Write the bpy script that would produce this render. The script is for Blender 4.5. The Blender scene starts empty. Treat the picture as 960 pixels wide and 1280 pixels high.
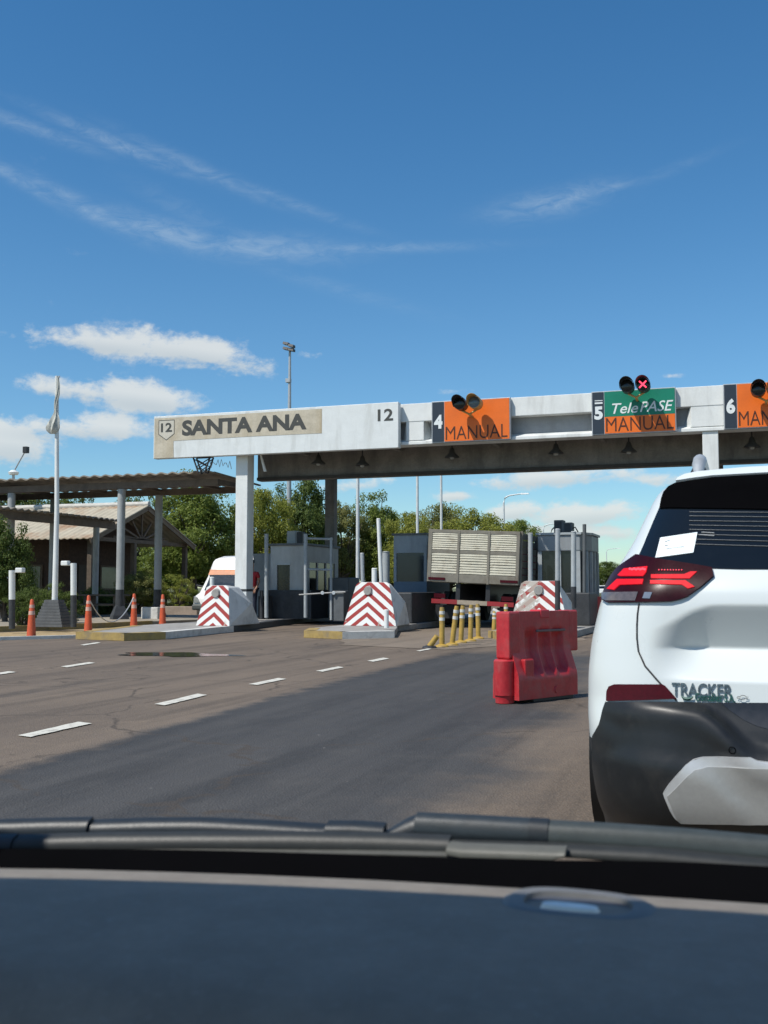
import bpy, bmesh, math, random
from mathutils import Vector, Matrix
random.seed(7)
R = math.radians
sc = bpy.context.scene
COL = sc.collection

# ------------------------------------------------------------------ camera
CAM = Vector((0.0, 0.0, 1.10)); YAW = R(18.9); PITCH = R(4.18); F = 1300.0
cam_d = bpy.data.cameras.new('camera'); cam = bpy.data.objects.new('camera', cam_d); COL.objects.link(cam)
cam_d.sensor_width = 36; cam_d.lens = F/1280*36; cam_d.clip_start = 0.02; cam_d.clip_end = 9000
cam.location = CAM; cam.rotation_euler = (R(90)+PITCH, 0, YAW)
cam_d.dof.use_dof = True; cam_d.dof.focus_distance = 22; cam_d.dof.aperture_fstop = 10
sc.camera = cam
FW = Vector((-math.sin(YAW)*math.cos(PITCH), math.cos(YAW)*math.cos(PITCH), math.sin(PITCH)))
RT = Vector((math.cos(YAW), math.sin(YAW), 0)); UP = RT.cross(FW)
def ray(px, py): return FW + RT*((px-480)/F) + UP*((640-py)/F)
def at(px, py, Y):                       # point seen at a pixel, on the plane y = Y
    d = ray(px, py); return CAM + d*((Y-CAM.y)/d.y)
def gr(px, py, z=0.0):                   # point seen at a pixel, on the level z
    d = ray(px, py); return CAM + d*((z-CAM.z)/d.z)
def azel(px, py):
    d = ray(px, py).normalized(); return math.atan2(d.x, d.y), math.asin(d.z)

# ------------------------------------------------------------------ light
SUN = Vector((-0.36, -0.47, 0.81)).normalized()
SUN_EL = math.asin(SUN.z); SUN_AZ = math.atan2(SUN.x, SUN.y)
sl = bpy.data.lights.new('sun', 'SUN'); so = bpy.data.objects.new('sun', sl); COL.objects.link(so)
sl.energy = 4.9; sl.angle = R(0.53); sl.color = (1.0, 0.955, 0.88)
so.rotation_euler = SUN.to_track_quat('Z', 'Y').to_euler(); so.location = (-20, -20, 40)
sc.view_settings.view_transform = 'Standard'; sc.view_settings.look = 'None'
sc.view_settings.exposure = -0.05; sc.view_settings.gamma = 1.0; sc.view_settings.use_curve_mapping = False
sc.cycles.max_bounces = 8; sc.cycles.transparent_max_bounces = 12
sc.cycles.use_denoising = True

class NT:                                 # tiny node-graph helper
    def __init__(s, nt): s.nt = nt; s.N = nt.nodes; s.L = nt.links
    def n(s, t, **k):
        x = s.N.new(t)
        for a, b in k.items(): setattr(x, a, b)
        return x
    def put(s, sock, v):
        if isinstance(v, bpy.types.NodeSocket): s.L.new(v, sock)
        else: sock.default_value = v
    def m(s, op, a, b=0.0, c=None, clamp=False):
        x = s.n('ShaderNodeMath', operation=op, use_clamp=clamp)
        s.put(x.inputs[0], a); s.put(x.inputs[1], b)
        if c is not None: s.put(x.inputs[2], c)
        return x.outputs[0]
    def mix(s, f, a, b, blend='MIX'):
        x = s.n('ShaderNodeMix', data_type='RGBA', blend_type=blend)
        s.put(x.inputs[0], f)
        for i, v in ((6, a), (7, b)):
            s.put(x.inputs[i], v if isinstance(v, bpy.types.NodeSocket) else (*v[:3], 1))
        return x.outputs[2]
    def noise(s, vec, scale, detail=4, rough=.55, dist=0.0):
        x = s.n('ShaderNodeTexNoise'); x.inputs['Scale'].default_value = scale; x.inputs['Detail'].default_value = detail
        x.inputs['Roughness'].default_value = rough; x.inputs['Distortion'].default_value = dist
        if vec is not None: s.L.new(vec, x.inputs['Vector'])
        return x.outputs['Fac']
    def ss(s, v, lo, hi):
        x = s.n('ShaderNodeMapRange', interpolation_type='SMOOTHSTEP')
        s.put(x.inputs[0], v); x.inputs[1].default_value = lo; x.inputs[2].default_value = hi
        return x.outputs[0]
    def scaled(s, vec, xyz):
        x = s.n('ShaderNodeMapping'); s.L.new(vec, x.inputs[0]); x.inputs['Scale'].default_value = xyz; return x.outputs[0]

# ------------------------------------------------------------------ sky
world = bpy.data.worlds.new('World'); sc.world = world; world.use_nodes = True
g = NT(world.node_tree); g.N.clear()
sky = g.n('ShaderNodeTexSky', sky_type='NISHITA'); sky.sun_disc = False
sky.sun_elevation = SUN_EL; sky.sun_rotation = SUN_AZ; sky.air_density = 1.05; sky.dust_density = 0.15; sky.ozone_density = 3.0
tc = g.n('ShaderNodeTexCoord'); dirv = tc.outputs['Generated']
sep = g.n('ShaderNodeSeparateXYZ'); g.L.new(dirv, sep.inputs[0])
az = g.m('ARCTAN2', sep.outputs[0], sep.outputs[1]); el = g.m('ARCSINE', sep.outputs[2])
cmb = g.n('ShaderNodeCombineXYZ'); g.L.new(az, cmb.inputs[0]); g.L.new(el, cmb.inputs[1]); ae = cmb.outputs[0]
n_big = g.noise(g.scaled(ae, (1, 1.7, 1)), 15, 8, .6, .3)
n_fine = g.noise(g.scaled(ae, (1, 1.5, 1)), 60, 6, .65)
n_wisp = g.noise(g.scaled(ae, (1, 3.0, 1)), 34, 8, .7, .8)
def blob(px, py, hw, hh, ang=0.0, soft=1.0):
    a0, e0 = azel(px, py); a1, _ = azel(px+hw, py); _, e1 = azel(px, py-hh)
    return blob_ae(a0, e0, abs(a1-a0), abs(e1-e0), ang, soft)
def blob_ae(a0, e0, da, de, ang=0.0, soft=1.0):
    ca, sa = math.cos(ang), math.sin(ang)
    x = g.m('SUBTRACT', az, a0); y = g.m('SUBTRACT', el, e0)
    u = g.m('DIVIDE', g.m('ADD', g.m('MULTIPLY', x, ca), g.m('MULTIPLY', y, sa)), da)
    v = g.m('DIVIDE', g.m('SUBTRACT', g.m('MULTIPLY', y, ca), g.m('MULTIPLY', x, sa)), de)
    r2 = g.m('ADD', g.m('MULTIPLY', u, u), g.m('MULTIPLY', v, v))
    return g.m('MULTIPLY', g.m('EXPONENT', g.m('MULTIPLY', r2, -1.0)), soft), v
def add_all(xs):
    a = xs[0]
    for b in xs[1:]: a = g.m('MAXIMUM', a, b)
    return a
CUM = [(125,427,95,21,-.02,1.0),(250,440,95,25,-.1,1.05),(250,457,60,9,0,.8),(85,487,75,18,-.05,1.0),(185,497,90,23,-.10,1.05),(110,535,105,20,.02,1.0),
       (15,552,60,34,0,1.0),(382,444,26,8,0,.75),(690,597,115,15,.05,1.0),(640,640,46,16,.1,1.0),(735,642,85,19,.05,1.0),(700,666,160,14,0,.9),
       (572,620,30,8,0,.85),(445,606,60,14,.1,.8),(830,598,70,10,0,.7),(60,500,20,8,0,.6),(1100,560,160,22,0,.9),(-160,520,140,26,0,.9),(1250,640,150,20,0,.9),(840,470,16,4,0,.55),(570,490,30,5,0,.5)]
tot = None; lows = None
FILL_CLOUDS = [(.95,.34,.55,.16),(1.9,.22,.6,.12),(-1.35,.30,.5,.15),(-2.3,.4,.5,.2),(2.8,.3,.4,.15),(.75,.10,.5,.07),(-1.1,.08,.35,.06),(1.2,.75,.35,.14),(-1.6,.8,.4,.15)]   # unseen clouds added beside and behind the view as neutral fill
for c in CUM+FILL_CLOUDS:
    b, v = blob(*c) if len(c) == 6 else blob_ae(*c)
    tot = b if tot is None else g.m('MAXIMUM', tot, b)
    lo = g.m('MULTIPLY', b, g.ss(v, .35, -.9)); lows = lo if lows is None else g.m('MAXIMUM', lows, lo)
nz = g.m('ADD', g.m('MULTIPLY', n_big, 1.05), g.m('MULTIPLY', n_fine, .55))
dens = g.m('MULTIPLY', g.ss(g.m('ADD', tot, g.m('MULTIPLY', g.m('SUBTRACT', nz, .80), 1.8)), .32, .90), g.ss(tot, .06, .3))
WIS = [(40,160,80,9,-.2,.55),(150,182,90,9,-.27,.75),(250,212,90,9,-.33,.6),(360,252,90,7,-.3,.45),(20,222,70,9,-.42,.65),(110,262,80,11,-.36,.8),(215,292,80,15,-.2,.95),
       (330,310,90,15,-.02,.95),(470,310,120,6,.01,.6),(420,360,110,9,-.25,.22),(680,256,62,15,.10,.8),(715,246,45,13,.2,.75),(760,236,30,6,.2,.6),(840,212,60,7,.25,.2),(240,270,70,14,-.4,.25)]
wt = add_all([blob(*c)[0] for c in WIS])
wis = g.m('MULTIPLY', g.m('MULTIPLY', wt, g.ss(n_wisp, .2, .85)), .50)
colr = g.n('ShaderNodeHueSaturation'); g.L.new(sky.outputs[0], colr.inputs['Color'])
colr.inputs['Hue'].default_value = .497; colr.inputs['Saturation'].default_value = 1.29; colr.inputs['Value'].default_value = 1.66
hz = g.ss(el, .30, .0); skyc = g.mix(hz, colr.outputs[0], g.mix(1.0, colr.outputs[0], (.72,.90,1.0), 'MULTIPLY'))
shade = g.mix(g.m('MULTIPLY', lows, .8), (10.3, 10.6, 10.4), (5.6, 6.6, 7.2))
c1 = g.mix(wis, skyc, (7.4, 9.0, 10.2)); c2 = g.mix(g.m('MULTIPLY', dens, .85), c1, shade)
bg = g.n('ShaderNodeBackground'); g.L.new(c2, bg.inputs[0]); bg.inputs[1].default_value = 0.078
wo = g.n('ShaderNodeOutputWorld'); g.L.new(bg.outputs[0], wo.inputs[0])

# ------------------------------------------------------------------ materials
MATS = {}
def mat(name, c, rough=.6, var=.18, scale=6.0, bump=.0, metal=0.0, spec=.5, c2=None, stain=None, stain_amt=.0, stain_scale=2.0, streak=False, coat=0.0, emit=None, estr=0.0):
    if name in MATS: return MATS[name]
    m = bpy.data.materials.new(name); m.use_nodes = True; h = NT(m.node_tree)
    b = h.N['Principled BSDF']; t = h.n('ShaderNodeTexCoord').outputs['Object']
    n1 = h.noise(t, scale, 6, .6); n2 = h.noise(t, scale*7.3, 4, .6)
    f = h.m('ADD', h.m('MULTIPLY', n1, .65), h.m('MULTIPLY', n2, .35))
    lo = [max(0, x*(1-var)) for x in c]; hi = [min(1, x*(1+var)) for x in (c2 or c)]
    col = h.mix(h.ss(f, .3, .7), lo, hi)
    if stain:
        tv = h.scaled(t, (1, 1, .18)) if streak else t
        ns = h.noise(tv, stain_scale, 6, .65, .4)
        col = h.mix(h.m('MULTIPLY', h.ss(ns, .46, .72), stain_amt), col, stain)
    h.L.new(col, b.inputs['Base Color'])
    b.inputs['Metallic'].default_value = metal; b.inputs['Specular IOR Level'].default_value = spec
    h.put(b.inputs['Roughness'], h.m('ADD', h.m('MULTIPLY', n2, .16), rough-.08, clamp=True))
    b.inputs['Coat Weight'].default_value = coat; b.inputs['Coat Roughness'].default_value = .05
    if bump:
        bp = h.n('ShaderNodeBump'); bp.inputs['Strength'].default_value = bump; bp.inputs['Distance'].default_value = .02
        h.L.new(f, bp.inputs['Height']); h.L.new(bp.outputs[0], b.inputs['Normal'])
    if emit:
        b.inputs['Emission Color'].default_value = (*emit, 1); b.inputs['Emission Strength'].default_value = estr
    MATS[name] = m; return m

WHITEP = mat('weathered_white_paint', (.70,.72,.70), .6, .06, 3, .25, stain=(.30,.29,.26), stain_amt=.42, stain_scale=1.6, streak=True)
WHITEB = mat('board_white', (.68,.71,.70), .55, .05, 4, .3, stain=(.42,.43,.40), stain_amt=.4, stain_scale=3, streak=True)
BEIGE = mat('aged_beige_board', (.46,.41,.31), .6, .12, 2.5, .2, c2=(.52,.47,.37), stain=(.33,.25,.13), stain_amt=.6, stain_scale=1.1, streak=True)
CONC = mat('concrete', (.30,.29,.27), .85, .2, 5, .4, stain=(.17,.16,.14), stain_amt=.6)
CONCG = mat('grey_painted_concrete', (.34,.36,.36), .75, .12, 5, .3, stain=(.22,.21,.19), stain_amt=.5, streak=True)
DKCONC = mat('canopy_shade_concrete', (.20,.185,.165), .85, .25, 3, .4, stain=(.09,.085,.08), stain_amt=.7, streak=True)  # darkened concrete, canopy shade partly put into the colour
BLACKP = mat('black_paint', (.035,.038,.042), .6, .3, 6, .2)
BLKPL = mat('black_plastic', (.022,.023,.025), .5, .2, 30, .1)
STEEL = mat('galvanised_steel', (.42,.44,.45), .5, .12, 9, .1, metal=.35)
GREYP = mat('grey_paint', (.36,.39,.40), .55, .1, 5, .1, stain=(.24,.22,.19), stain_amt=.3)
DKGREY = mat('dark_grey_paint', (.10,.11,.115), .6, .2, 5, .1)
BROWN = mat('brown_wood', (.115,.085,.06), .75, .3, 6, .3)
YEL = mat('worn_yellow_paint', (.34,.24,.08), .75, .2, 8, .3, stain=(.20,.165,.115), stain_amt=.85, stain_scale=3)
WHK = mat('worn_kerb_white', (.58,.57,.53), .8, .12, 7, .3, stain=(.27,.25,.22), stain_amt=.6, stain_scale=3)
ORANGE = mat('cone_orange', (.55,.085,.025), .55, .15, 6, .1, stain=(.28,.08,.05), stain_amt=.5)
SIGNOR = mat('sign_orange', (.78,.15,.008), .45, .06, 3, stain=(.62,.12,.01), stain_amt=.4)
SIGNGR = mat('sign_green', (.0,.19,.115), .45, .08, 3)
SIGNDK = mat('sign_navy', (.02,.03,.045), .45, .1, 3)
LETW = mat('letter_white', (.72,.76,.76), .5, .05)
LETD = mat('letter_dark', (.055,.056,.05), .55, .15, 20)
LETM = mat('letter_maroon', (.07,.018,.004), .55, .15, 20)
REDP = mat('red_plastic', (.40,.014,.024), .40, .15, 4, .12, c2=(.46,.03,.035), stain=(.30,.085,.08), stain_amt=.6, stain_scale=4)
CARW = mat('car_white', (.62,.66,.65), .30, .006, .8, coat=.4)
CARBL = mat('car_black_plastic', (.012,.0135,.015), .40, .1, 40, .03, spec=.4, stain=(.045,.042,.038), stain_amt=.35, stain_scale=6)
CARGL = mat('car_dark_glass', (.006,.008,.010), .06, .1, 4, spec=.5)
CARGB = mat('car_flat_black', (.003,.003,.0035), .9, .1, spec=.0)
SILV = mat('car_silver_plastic', (.36,.36,.345), .42, .05, 60, .02, metal=.35)
LENS = mat('lamp_red_lens', (.022,.0015,.004), .3, .2, 20, spec=.15)
LENSG = mat('lamp_grey_lens', (.10,.085,.085), .15, .3, 40, coat=.5)
GLOW = mat('lamp_red_lit', (.30,.004,.010), .5, .1, spec=.15, emit=(1,.012,.026), estr=.55)
GLOWH = mat('lamp_pink_spots', (.6,.05,.08), .3, .1, emit=(1,.10,.14), estr=1.0)
REFLR = mat('reflector_red', (.055,.003,.007), .35, .2, 60, spec=.2)
CHROME = mat('chrome', (.55,.57,.58), .15, .1, metal=1.0)
PAPER = mat('paper', (.72,.78,.78), .8, .03)
TYRE = mat('tyre', (.02,.02,.021), .85, .2, 20, .2)
GLASSD = mat('booth_glass', (.012,.016,.018), .12, .2, 2)
SKIN = mat('skin', (.32,.17,.11), .55, .1)

# ------------------------------------------------------------------ mesh helpers
ORIG = {}
class MB:
    def __init__(s): s.v = []; s.f = []
    def add(s, vs, fs):
        o = len(s.v); s.v += [tuple(v) for v in vs]; s.f += [tuple(i+o for i in f) for f in fs]; return s
    def box(s, x0, x1, y0, y1, z0, z1):
        return s.hexa([(x0,y0,z0),(x1,y0,z0),(x1,y1,z0),(x0,y1,z0)], [(x0,y0,z1),(x1,y0,z1),(x1,y1,z1),(x0,y1,z1)])
    def hexa(s, lo, hi):
        n = len(lo)
        return s.add(list(lo)+list(hi), [tuple(range(n-1,-1,-1)), tuple(range(n, 2*n))]+[(i,(i+1)%n,n+(i+1)%n,n+i) for i in range(n)])
    def prism_z(s, poly, z0, z1): return s.hexa([(x,y,z0) for x,y in poly], [(x,y,z1) for x,y in poly])
    def prism_y(s, poly, y0, y1): return s.hexa([(x,y1,z) for x,z in poly], [(x,y0,z) for x,z in poly])
    def prism_x(s, poly, x0, x1): return s.hexa([(x0,y,z) for y,z in poly], [(x1,y,z) for y,z in poly])
    def tube(s, pts, rs, n=10, caps=True):
        pts = [Vector(p) for p in pts]
        if not isinstance(rs, (list, tuple)): rs = [rs]*len(pts)
        rings = []
        for i, p in enumerate(pts):
            d = (pts[min(i+1,len(pts)-1)]-pts[max(i-1,0)]).normalized()
            a = Vector((0,0,1)) if abs(d.z) < .9 else Vector((1,0,0))
            u = d.cross(a).normalized(); w = u.cross(d)
            rings.append([p+(u*math.cos(2*math.pi*k/n)+w*math.sin(2*math.pi*k/n))*rs[i] for k in range(n)])
        vs = [v for r in rings for v in r]; fs = []
        for i in range(len(rings)-1):
            for k in range(n): fs.append((i*n+k, i*n+(k+1)%n, (i+1)*n+(k+1)%n, (i+1)*n+k))
        if caps: fs += [tuple(range(n-1,-1,-1)), tuple((len(rings)-1)*n+k for k in range(n))]
        return s.add(vs, fs)
    def bar(s, p0, p1, w, h):
        p0, p1 = Vector(p0), Vector(p1); d = (p1-p0).normalized(); a = Vector((0,0,1)) if abs(d.z) < .95 else Vector((0,1,0))
        u = d.cross(a).normalized()*w/2; v = u.cross(d).normalized()*h/2
        return s.hexa([p0-u-v,p0+u-v,p0+u+v,p0-u+v], [p1-u-v,p1+u-v,p1+u+v,p1-u+v])
    def lathe(s, c, prof, n=20):
        c = Vector(c); return s.tube([c+Vector((0,0,z)) for r,z in prof], [max(r,.0005) for r,z in prof], n)
    def build(s, name, m, parent=None, smooth=False, bevel=0.0, origin=None):
        if parent is not None: o = ORIG[parent]
        elif origin is not None: o = Vector(origin)
        else:
            xs = [v[0] for v in s.v]; ys = [v[1] for v in s.v]; zs = [v[2] for v in s.v]
            o = Vector(((min(xs)+max(xs))/2, (min(ys)+max(ys))/2, min(zs)))
        me = bpy.data.meshes.new(name); me.from_pydata([(v[0]-o.x, v[1]-o.y, v[2]-o.z) for v in s.v], [], s.f)
        bm = bmesh.new(); bm.from_mesh(me); bmesh.ops.recalc_face_normals(bm, faces=bm.faces); bm.to_mesh(me); bm.free()
        me.materials.append(m)
        ob = bpy.data.objects.new(name, me); COL.objects.link(ob)
        if parent is not None: ob.parent = parent
        else: ob.location = o
        ORIG[ob] = o
        if smooth:
            for p in me.polygons: p.use_smooth = True
            me.set_sharp_from_angle(angle=R(40))
        if bevel:
            b = ob.modifiers.new('bevel', 'BEVEL'); b.width = bevel; b.segments = 2; b.limit_method = 'ANGLE'; b.angle_limit = R(40)
        return ob
def thing(name, label, cat, loc, group=None):
    o = bpy.data.objects.new(name, None); COL.objects.link(o); o.location = loc; o.empty_display_size = .2
    ORIG[o] = Vector(loc); return tag(o, label, cat, group)
def tag(o, label, cat, group=None, kind=None):
    o['label'] = label; o['category'] = cat
    if group: o['group'] = group
    if kind: o['kind'] = kind
    return o
def struct(o): o['kind'] = 'structure'; return o
def copy_tree(o, parent=None):
    c = o.copy(); COL.objects.link(c)
    if parent is not None: c.parent = parent
    ORIG[c] = ORIG[o]
    for ch in [x for x in o.children]: copy_tree(ch, c)
    return c
def text(s, x0, x1, z0, z1, y, name, m, parent, bold=0.0, shear=0.0, depth=.006, lean=0.0, keep=False):
    """flat lettering facing -Y, fitted into the box"""
    cu = bpy.data.curves.new('t', 'FONT'); cu.body = s; cu.offset = bold; cu.shear = shear; cu.extrude = .01; cu.resolution_u = 4
    to = bpy.data.objects.new('t', cu); COL.objects.link(to)
    me = bpy.data.meshes.new_from_object(to.evaluated_get(bpy.context.evaluated_depsgraph_get()))
    bpy.data.objects.remove(to); bpy.data.curves.remove(cu)
    xs = [v.co.x for v in me.vertices]; ys = [v.co.y for v in me.vertices]
    ax, bx, ay, by = min(xs), max(xs), min(ys), max(ys); o = ORIG[parent]
    for v in me.vertices:
        u = (v.co.x-ax)/(bx-ax); w = (v.co.y-ay)/(by-ay)
        v.co = (x0+(x1-x0)*u-o.x, y+(-depth if v.co.z > 0 else .004)-o.y, z0+(z1-z0)*w-o.z)
    me.name = name; me.materials.clear(); me.materials.append(m)
    ob = bpy.data.objects.new(name, me); COL.objects.link(ob); ob.parent = parent; ORIG[ob] = o
    return ob
def interp(tab, x):
    if x <= tab[0][0]: return tab[0][1]
    for (a, b), (c, d) in zip(tab, tab[1:]):
        if x <= c: return b+(d-b)*(x-a)/(c-a)
    return tab[-1][1]
def sstep(a, b, x):
    t = min(1, max(0, (x-a)/(b-a))); return t*t*(3-2*t)

# ------------------------------------------------------------------ ground, road, markings
def ground_mat():
    m = bpy.data.materials.new('dry_grass_ground'); m.use_nodes = True; h = NT(m.node_tree); b = h.N['Principled BSDF']
    p = h.n('ShaderNodeNewGeometry').outputs['Position']
    a = h.noise(p, .25, 8, .65); c = h.noise(p, 3, 6, .7)
    col = h.mix(h.ss(a, .42, .62), (.07,.10,.025), (.19,.15,.09)); col = h.mix(h.m('MULTIPLY', c, .5), col, (.05,.07,.02))
    h.L.new(col, b.inputs['Base Color']); b.inputs['Roughness'].default_value = .95
    return m
def asphalt_mat(name, base, tint, dark=.6, lane=None):
    m = bpy.data.materials.new(name); m.use_nodes = True; h = NT(m.node_tree); b = h.N['Principled BSDF']
    p = h.n('ShaderNodeNewGeometry').outputs['Position']
    big = h.noise(h.scaled(p, (1, .35, 1)), .45, 6, .6, .3); mid = h.noise(p, 2.6, 6, .65); fine = h.noise(p, 60, 3, .7)
    vor = h.n('ShaderNodeTexVoronoi'); h.L.new(p, vor.inputs['Vector']); vor.inputs['Scale'].default_value = 75
    peb = h.n('ShaderNodeTexVoronoi'); h.L.new(p, peb.inputs['Vector']); peb.inputs['Scale'].default_value = 7
    streak = h.noise(h.scaled(p, (2.2, .09, 1)), 1.0, 6, .6); streak2 = h.noise(h.scaled(p, (5.5, .25, 1)), 1.0, 5, .6)
    def layer(base, tint, dark):
        col = h.mix(h.ss(big, .35, .68), base, tint)
        col = h.mix(h.m('MULTIPLY', h.ss(streak, .46, .68), .75), col, [x*dark for x in base])
        col = h.mix(h.m('MULTIPLY', h.ss(streak2, .52, .74), .35), col, [x*dark*.9 for x in base])
        col = h.mix(h.m('MULTIPLY', h.ss(mid, .52, .78), .38), col, [x*1.5 for x in tint])
        col = h.mix(h.m('MULTIPLY', h.ss(fine, .42, .75), .6), col, [x*1.75 for x in base])
        return h.mix(h.m('MULTIPLY', h.ss(vor.outputs['Distance'], .22, .05), .4), col, (.21,.195,.175))
    col = layer(base, tint, dark)
    if lane:
        s = h.n('ShaderNodeSeparateXYZ'); h.L.new(p, s.inputs[0]); X, Yv = s.outputs[0], s.outputs[1]
        wob = h.m('MULTIPLY', h.m('SUBTRACT', mid, .5), .5); wob2 = h.m('MULTIPLY', h.m('SUBTRACT', h.noise(p, .9, 5, .6), .5), 1.7)
        quad = lambda c: h.m('ADD', h.m('ADD', h.m('MULTIPLY', h.m('MULTIPLY', Yv, Yv), c[2]), h.m('MULTIPLY', Yv, c[1])), c[0])
        dl = h.m('ADD', h.m('SUBTRACT', X, quad(lane[1])), wob); dr = h.m('ADD', h.m('SUBTRACT', quad(lane[2]), X), wob2)
        mask = h.m('MULTIPLY', h.ss(dl, -.10, .16), h.ss(dr, -.35, .45))
        mask = h.m('MULTIPLY', mask, h.ss(h.m('ADD', Yv, h.m('MULTIPLY', wob2, .8)), lane[3], lane[3]-1.2))
        xm = h.m('MULTIPLY', h.m('ADD', quad(lane[1]), quad(lane[2])), .5); oil = None
        for off_, wd in ((0.0,.28),(-.78,.20),(.78,.20),(-4.2,.3),(-7.6,.35)):
            e_ = h.m('DIVIDE', h.m('SUBTRACT', h.m('SUBTRACT', X, xm), off_), wd); e_ = h.m('EXPONENT', h.m('MULTIPLY', h.m('MULTIPLY', e_, e_), -1.0)); oil = e_ if oil is None else h.m('MAXIMUM', oil, e_)
        drip = h.m('MULTIPLY', oil, h.ss(h.noise(h.scaled(p, (1.5, .5, 1)), 1.6, 6, .7), .42, .68))
        edge = h.m('MULTIPLY', h.m('MULTIPLY', h.ss(dl, -.18, .08), h.ss(dl, .42, .12)), h.ss(mid, .3, .6))
        col = h.mix(h.m('MULTIPLY', mask, .93), col, layer(*lane[0]))
        col = h.mix(h.m('MULTIPLY', h.m('MULTIPLY', edge, mask), .55), col, (.026,.027,.028))
        col = h.mix(h.m('MULTIPLY', drip, .5), col, (.022,.021,.020))
    crk = h.n('ShaderNodeTexVoronoi', feature='DISTANCE_TO_EDGE'); crk.inputs['Scale'].default_value = .33
    wv = h.n('ShaderNodeVectorMath', operation='ADD'); h.L.new(p, wv.inputs[0])
    nv = h.n('ShaderNodeTexNoise'); nv.inputs['Scale'].default_value = 1.3; nv.inputs['Detail'].default_value = 6; h.L.new(p, nv.inputs['Vector'])
    h.L.new(nv.outputs['Color'], wv.inputs[1]); h.L.new(wv.outputs[0], crk.inputs['Vector'])
    col = h.mix(h.m('MULTIPLY', h.m('MULTIPLY', h.ss(crk.outputs['Distance'], .012, .003), h.ss(mid, .40, .56)), .75), col, [x*.45 for x in base])
    pr = h.m('MULTIPLY', h.ss(peb.outputs['Distance'], .075, .045), h.ss(h.noise(p, 3.1, 2), .58, .64))
    col = h.mix(h.m('MULTIPLY', pr, .8), col, (.34,.32,.29))
    h.L.new(col, b.inputs['Base Color'])
    h.put(b.inputs['Roughness'], h.m('ADD', h.m('MULTIPLY', mid, .2), .68))
    bp = h.n('ShaderNodeBump'); bp.inputs['Strength'].default_value = .7; bp.inputs['Distance'].default_value = .008
    h.L.new(h.m('ADD', fine, h.m('MULTIPLY', vor.outputs['Distance'], .8)), bp.inputs['Height']); h.L.new(bp.outputs[0], b.inputs['Normal'])
    return m
def fit2(pts):                             # x = a + b y + c y^2 through a list of points (least squares)
    M = Matrix(((0,0,0),(0,0,0),(0,0,0))); v = Vector((0,0,0))
    for p_ in pts:
        r = (1, p_.y, p_.y**2)
        for i_ in range(3):
            v[i_] += r[i_]*p_.x
            for j_ in range(3): M[i_][j_] += r[i_]*r[j_]
    return tuple(M.inverted() @ v)
pl = [gr(*p) for p in [(-420,1085),(-200,1020),(0,963),(117,932),(233,898),(373,864),(484,834),(560,818)]]
pr = [gr(*p) for p in [(770,812),(735,850),(690,905),(640,965),(600,1010),(560,1060),(470,1160)]]
ASPH = asphalt_mat('old_brown_asphalt', (.122,.093,.067), (.168,.128,.091), .56, lane=(((.039,.039,.039), (.056,.0545,.0525), .62), fit2(pl), fit2(pr), gr(560,815).y+.6))
struct(MB().add([(-3500,-600,-.012),(3500,-600,-.012),(3500,5000,-.012),(-3500,5000,-.012)], [(0,1,2,3)]).build('ground', ground_mat(), origin=(0,0,-.012)))
struct(MB().add([(-30,-25,-.006),(14,-25,-.006),(14,60,-.006),(9,90,-.006),(9,900,-.006),(-9,900,-.006),(-9,90,-.006),(-21,52,-.006),(-30,40,-.006)], [tuple(range(9))]).build('road', ASPH, origin=(0,0,-.006)))
def wobble(poly, step, amp, seed):       # ragged edge
    rnd = random.Random(seed); out = []
    for (a, b), (c, d) in zip(poly, poly[1:]+poly[:1]):
        L = math.hypot(c-a, d-b); n = max(1, int(L/step))
        for i in range(n): out.append((a+(c-a)*i/n+rnd.uniform(-amp,amp), b+(d-b)*i/n+rnd.uniform(-amp,amp)))
    return out
PAINTW = mat('road_paint', (.62,.60,.52), .8, .12, 14, .2, stain=(.20,.175,.145), stain_amt=.85, stain_scale=7)
def dash(quad):
    pts = [gr(*q, .003) for q in quad]; w = wobble([(p.x,p.y) for p in pts], .08, .006, int(quad[0][0])+5)
    struct(MB().add([(x,y,.003) for x,y in w], [tuple(range(len(w)))]).build('lane_marking', PAINTW))
for q in [[(22,919),(38,921),(114,904),(98,902)],[(193,880),(206,881.5),(259,868.5),(247,867)],[(311,855),(322,856),(358,848.5),(348,847.3)],[(395,838.5),(403,839.5),(430,834),(422,833)],
          [(459,826),(467,827),(487,823),(479,822)],[(76,833),(84,834),(119,828.5),(111,827.5)],[(-20,843.5),(-12,844.8),(20,840),(12,838.8)],[(100,806),(105,806.7),(126,803.4),(121,802.7)],[(520,813.5),(525,814),(540,811),(535,810.5)]]: dash(q)
PUD = mat('standing_water', (.022,.022,.02), .12, .2, 2, spec=.8)
cx = gr(215, 818)
pud = [(cx.x+math.cos(t)*.98*(1+.25*math.sin(3*t+1)+.12*math.sin(7*t)), cx.y+math.sin(t)*.5*(1+.2*math.sin(5*t))) for t in [i*math.pi/24 for i in range(48)]]
struct(MB().add([(x,y,.001) for x,y in pud], [tuple(range(48))]).build('puddle', PUD))
DIRT = asphalt_mat('dirt_and_sand', (.17,.135,.10), (.22,.175,.13), .8)
dp = wobble([(p.x,p.y) for p in [gr(425,806),gr(560,812),gr(735,800),gr(720,775),gr(560,784),gr(430,796)]], .3, .07, 9)
struct(MB().add([(x,y,.0) for x,y in dp], [tuple(range(len(dp)))]).build('dirt_strip', DIRT, origin=(0,0,0)))

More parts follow.
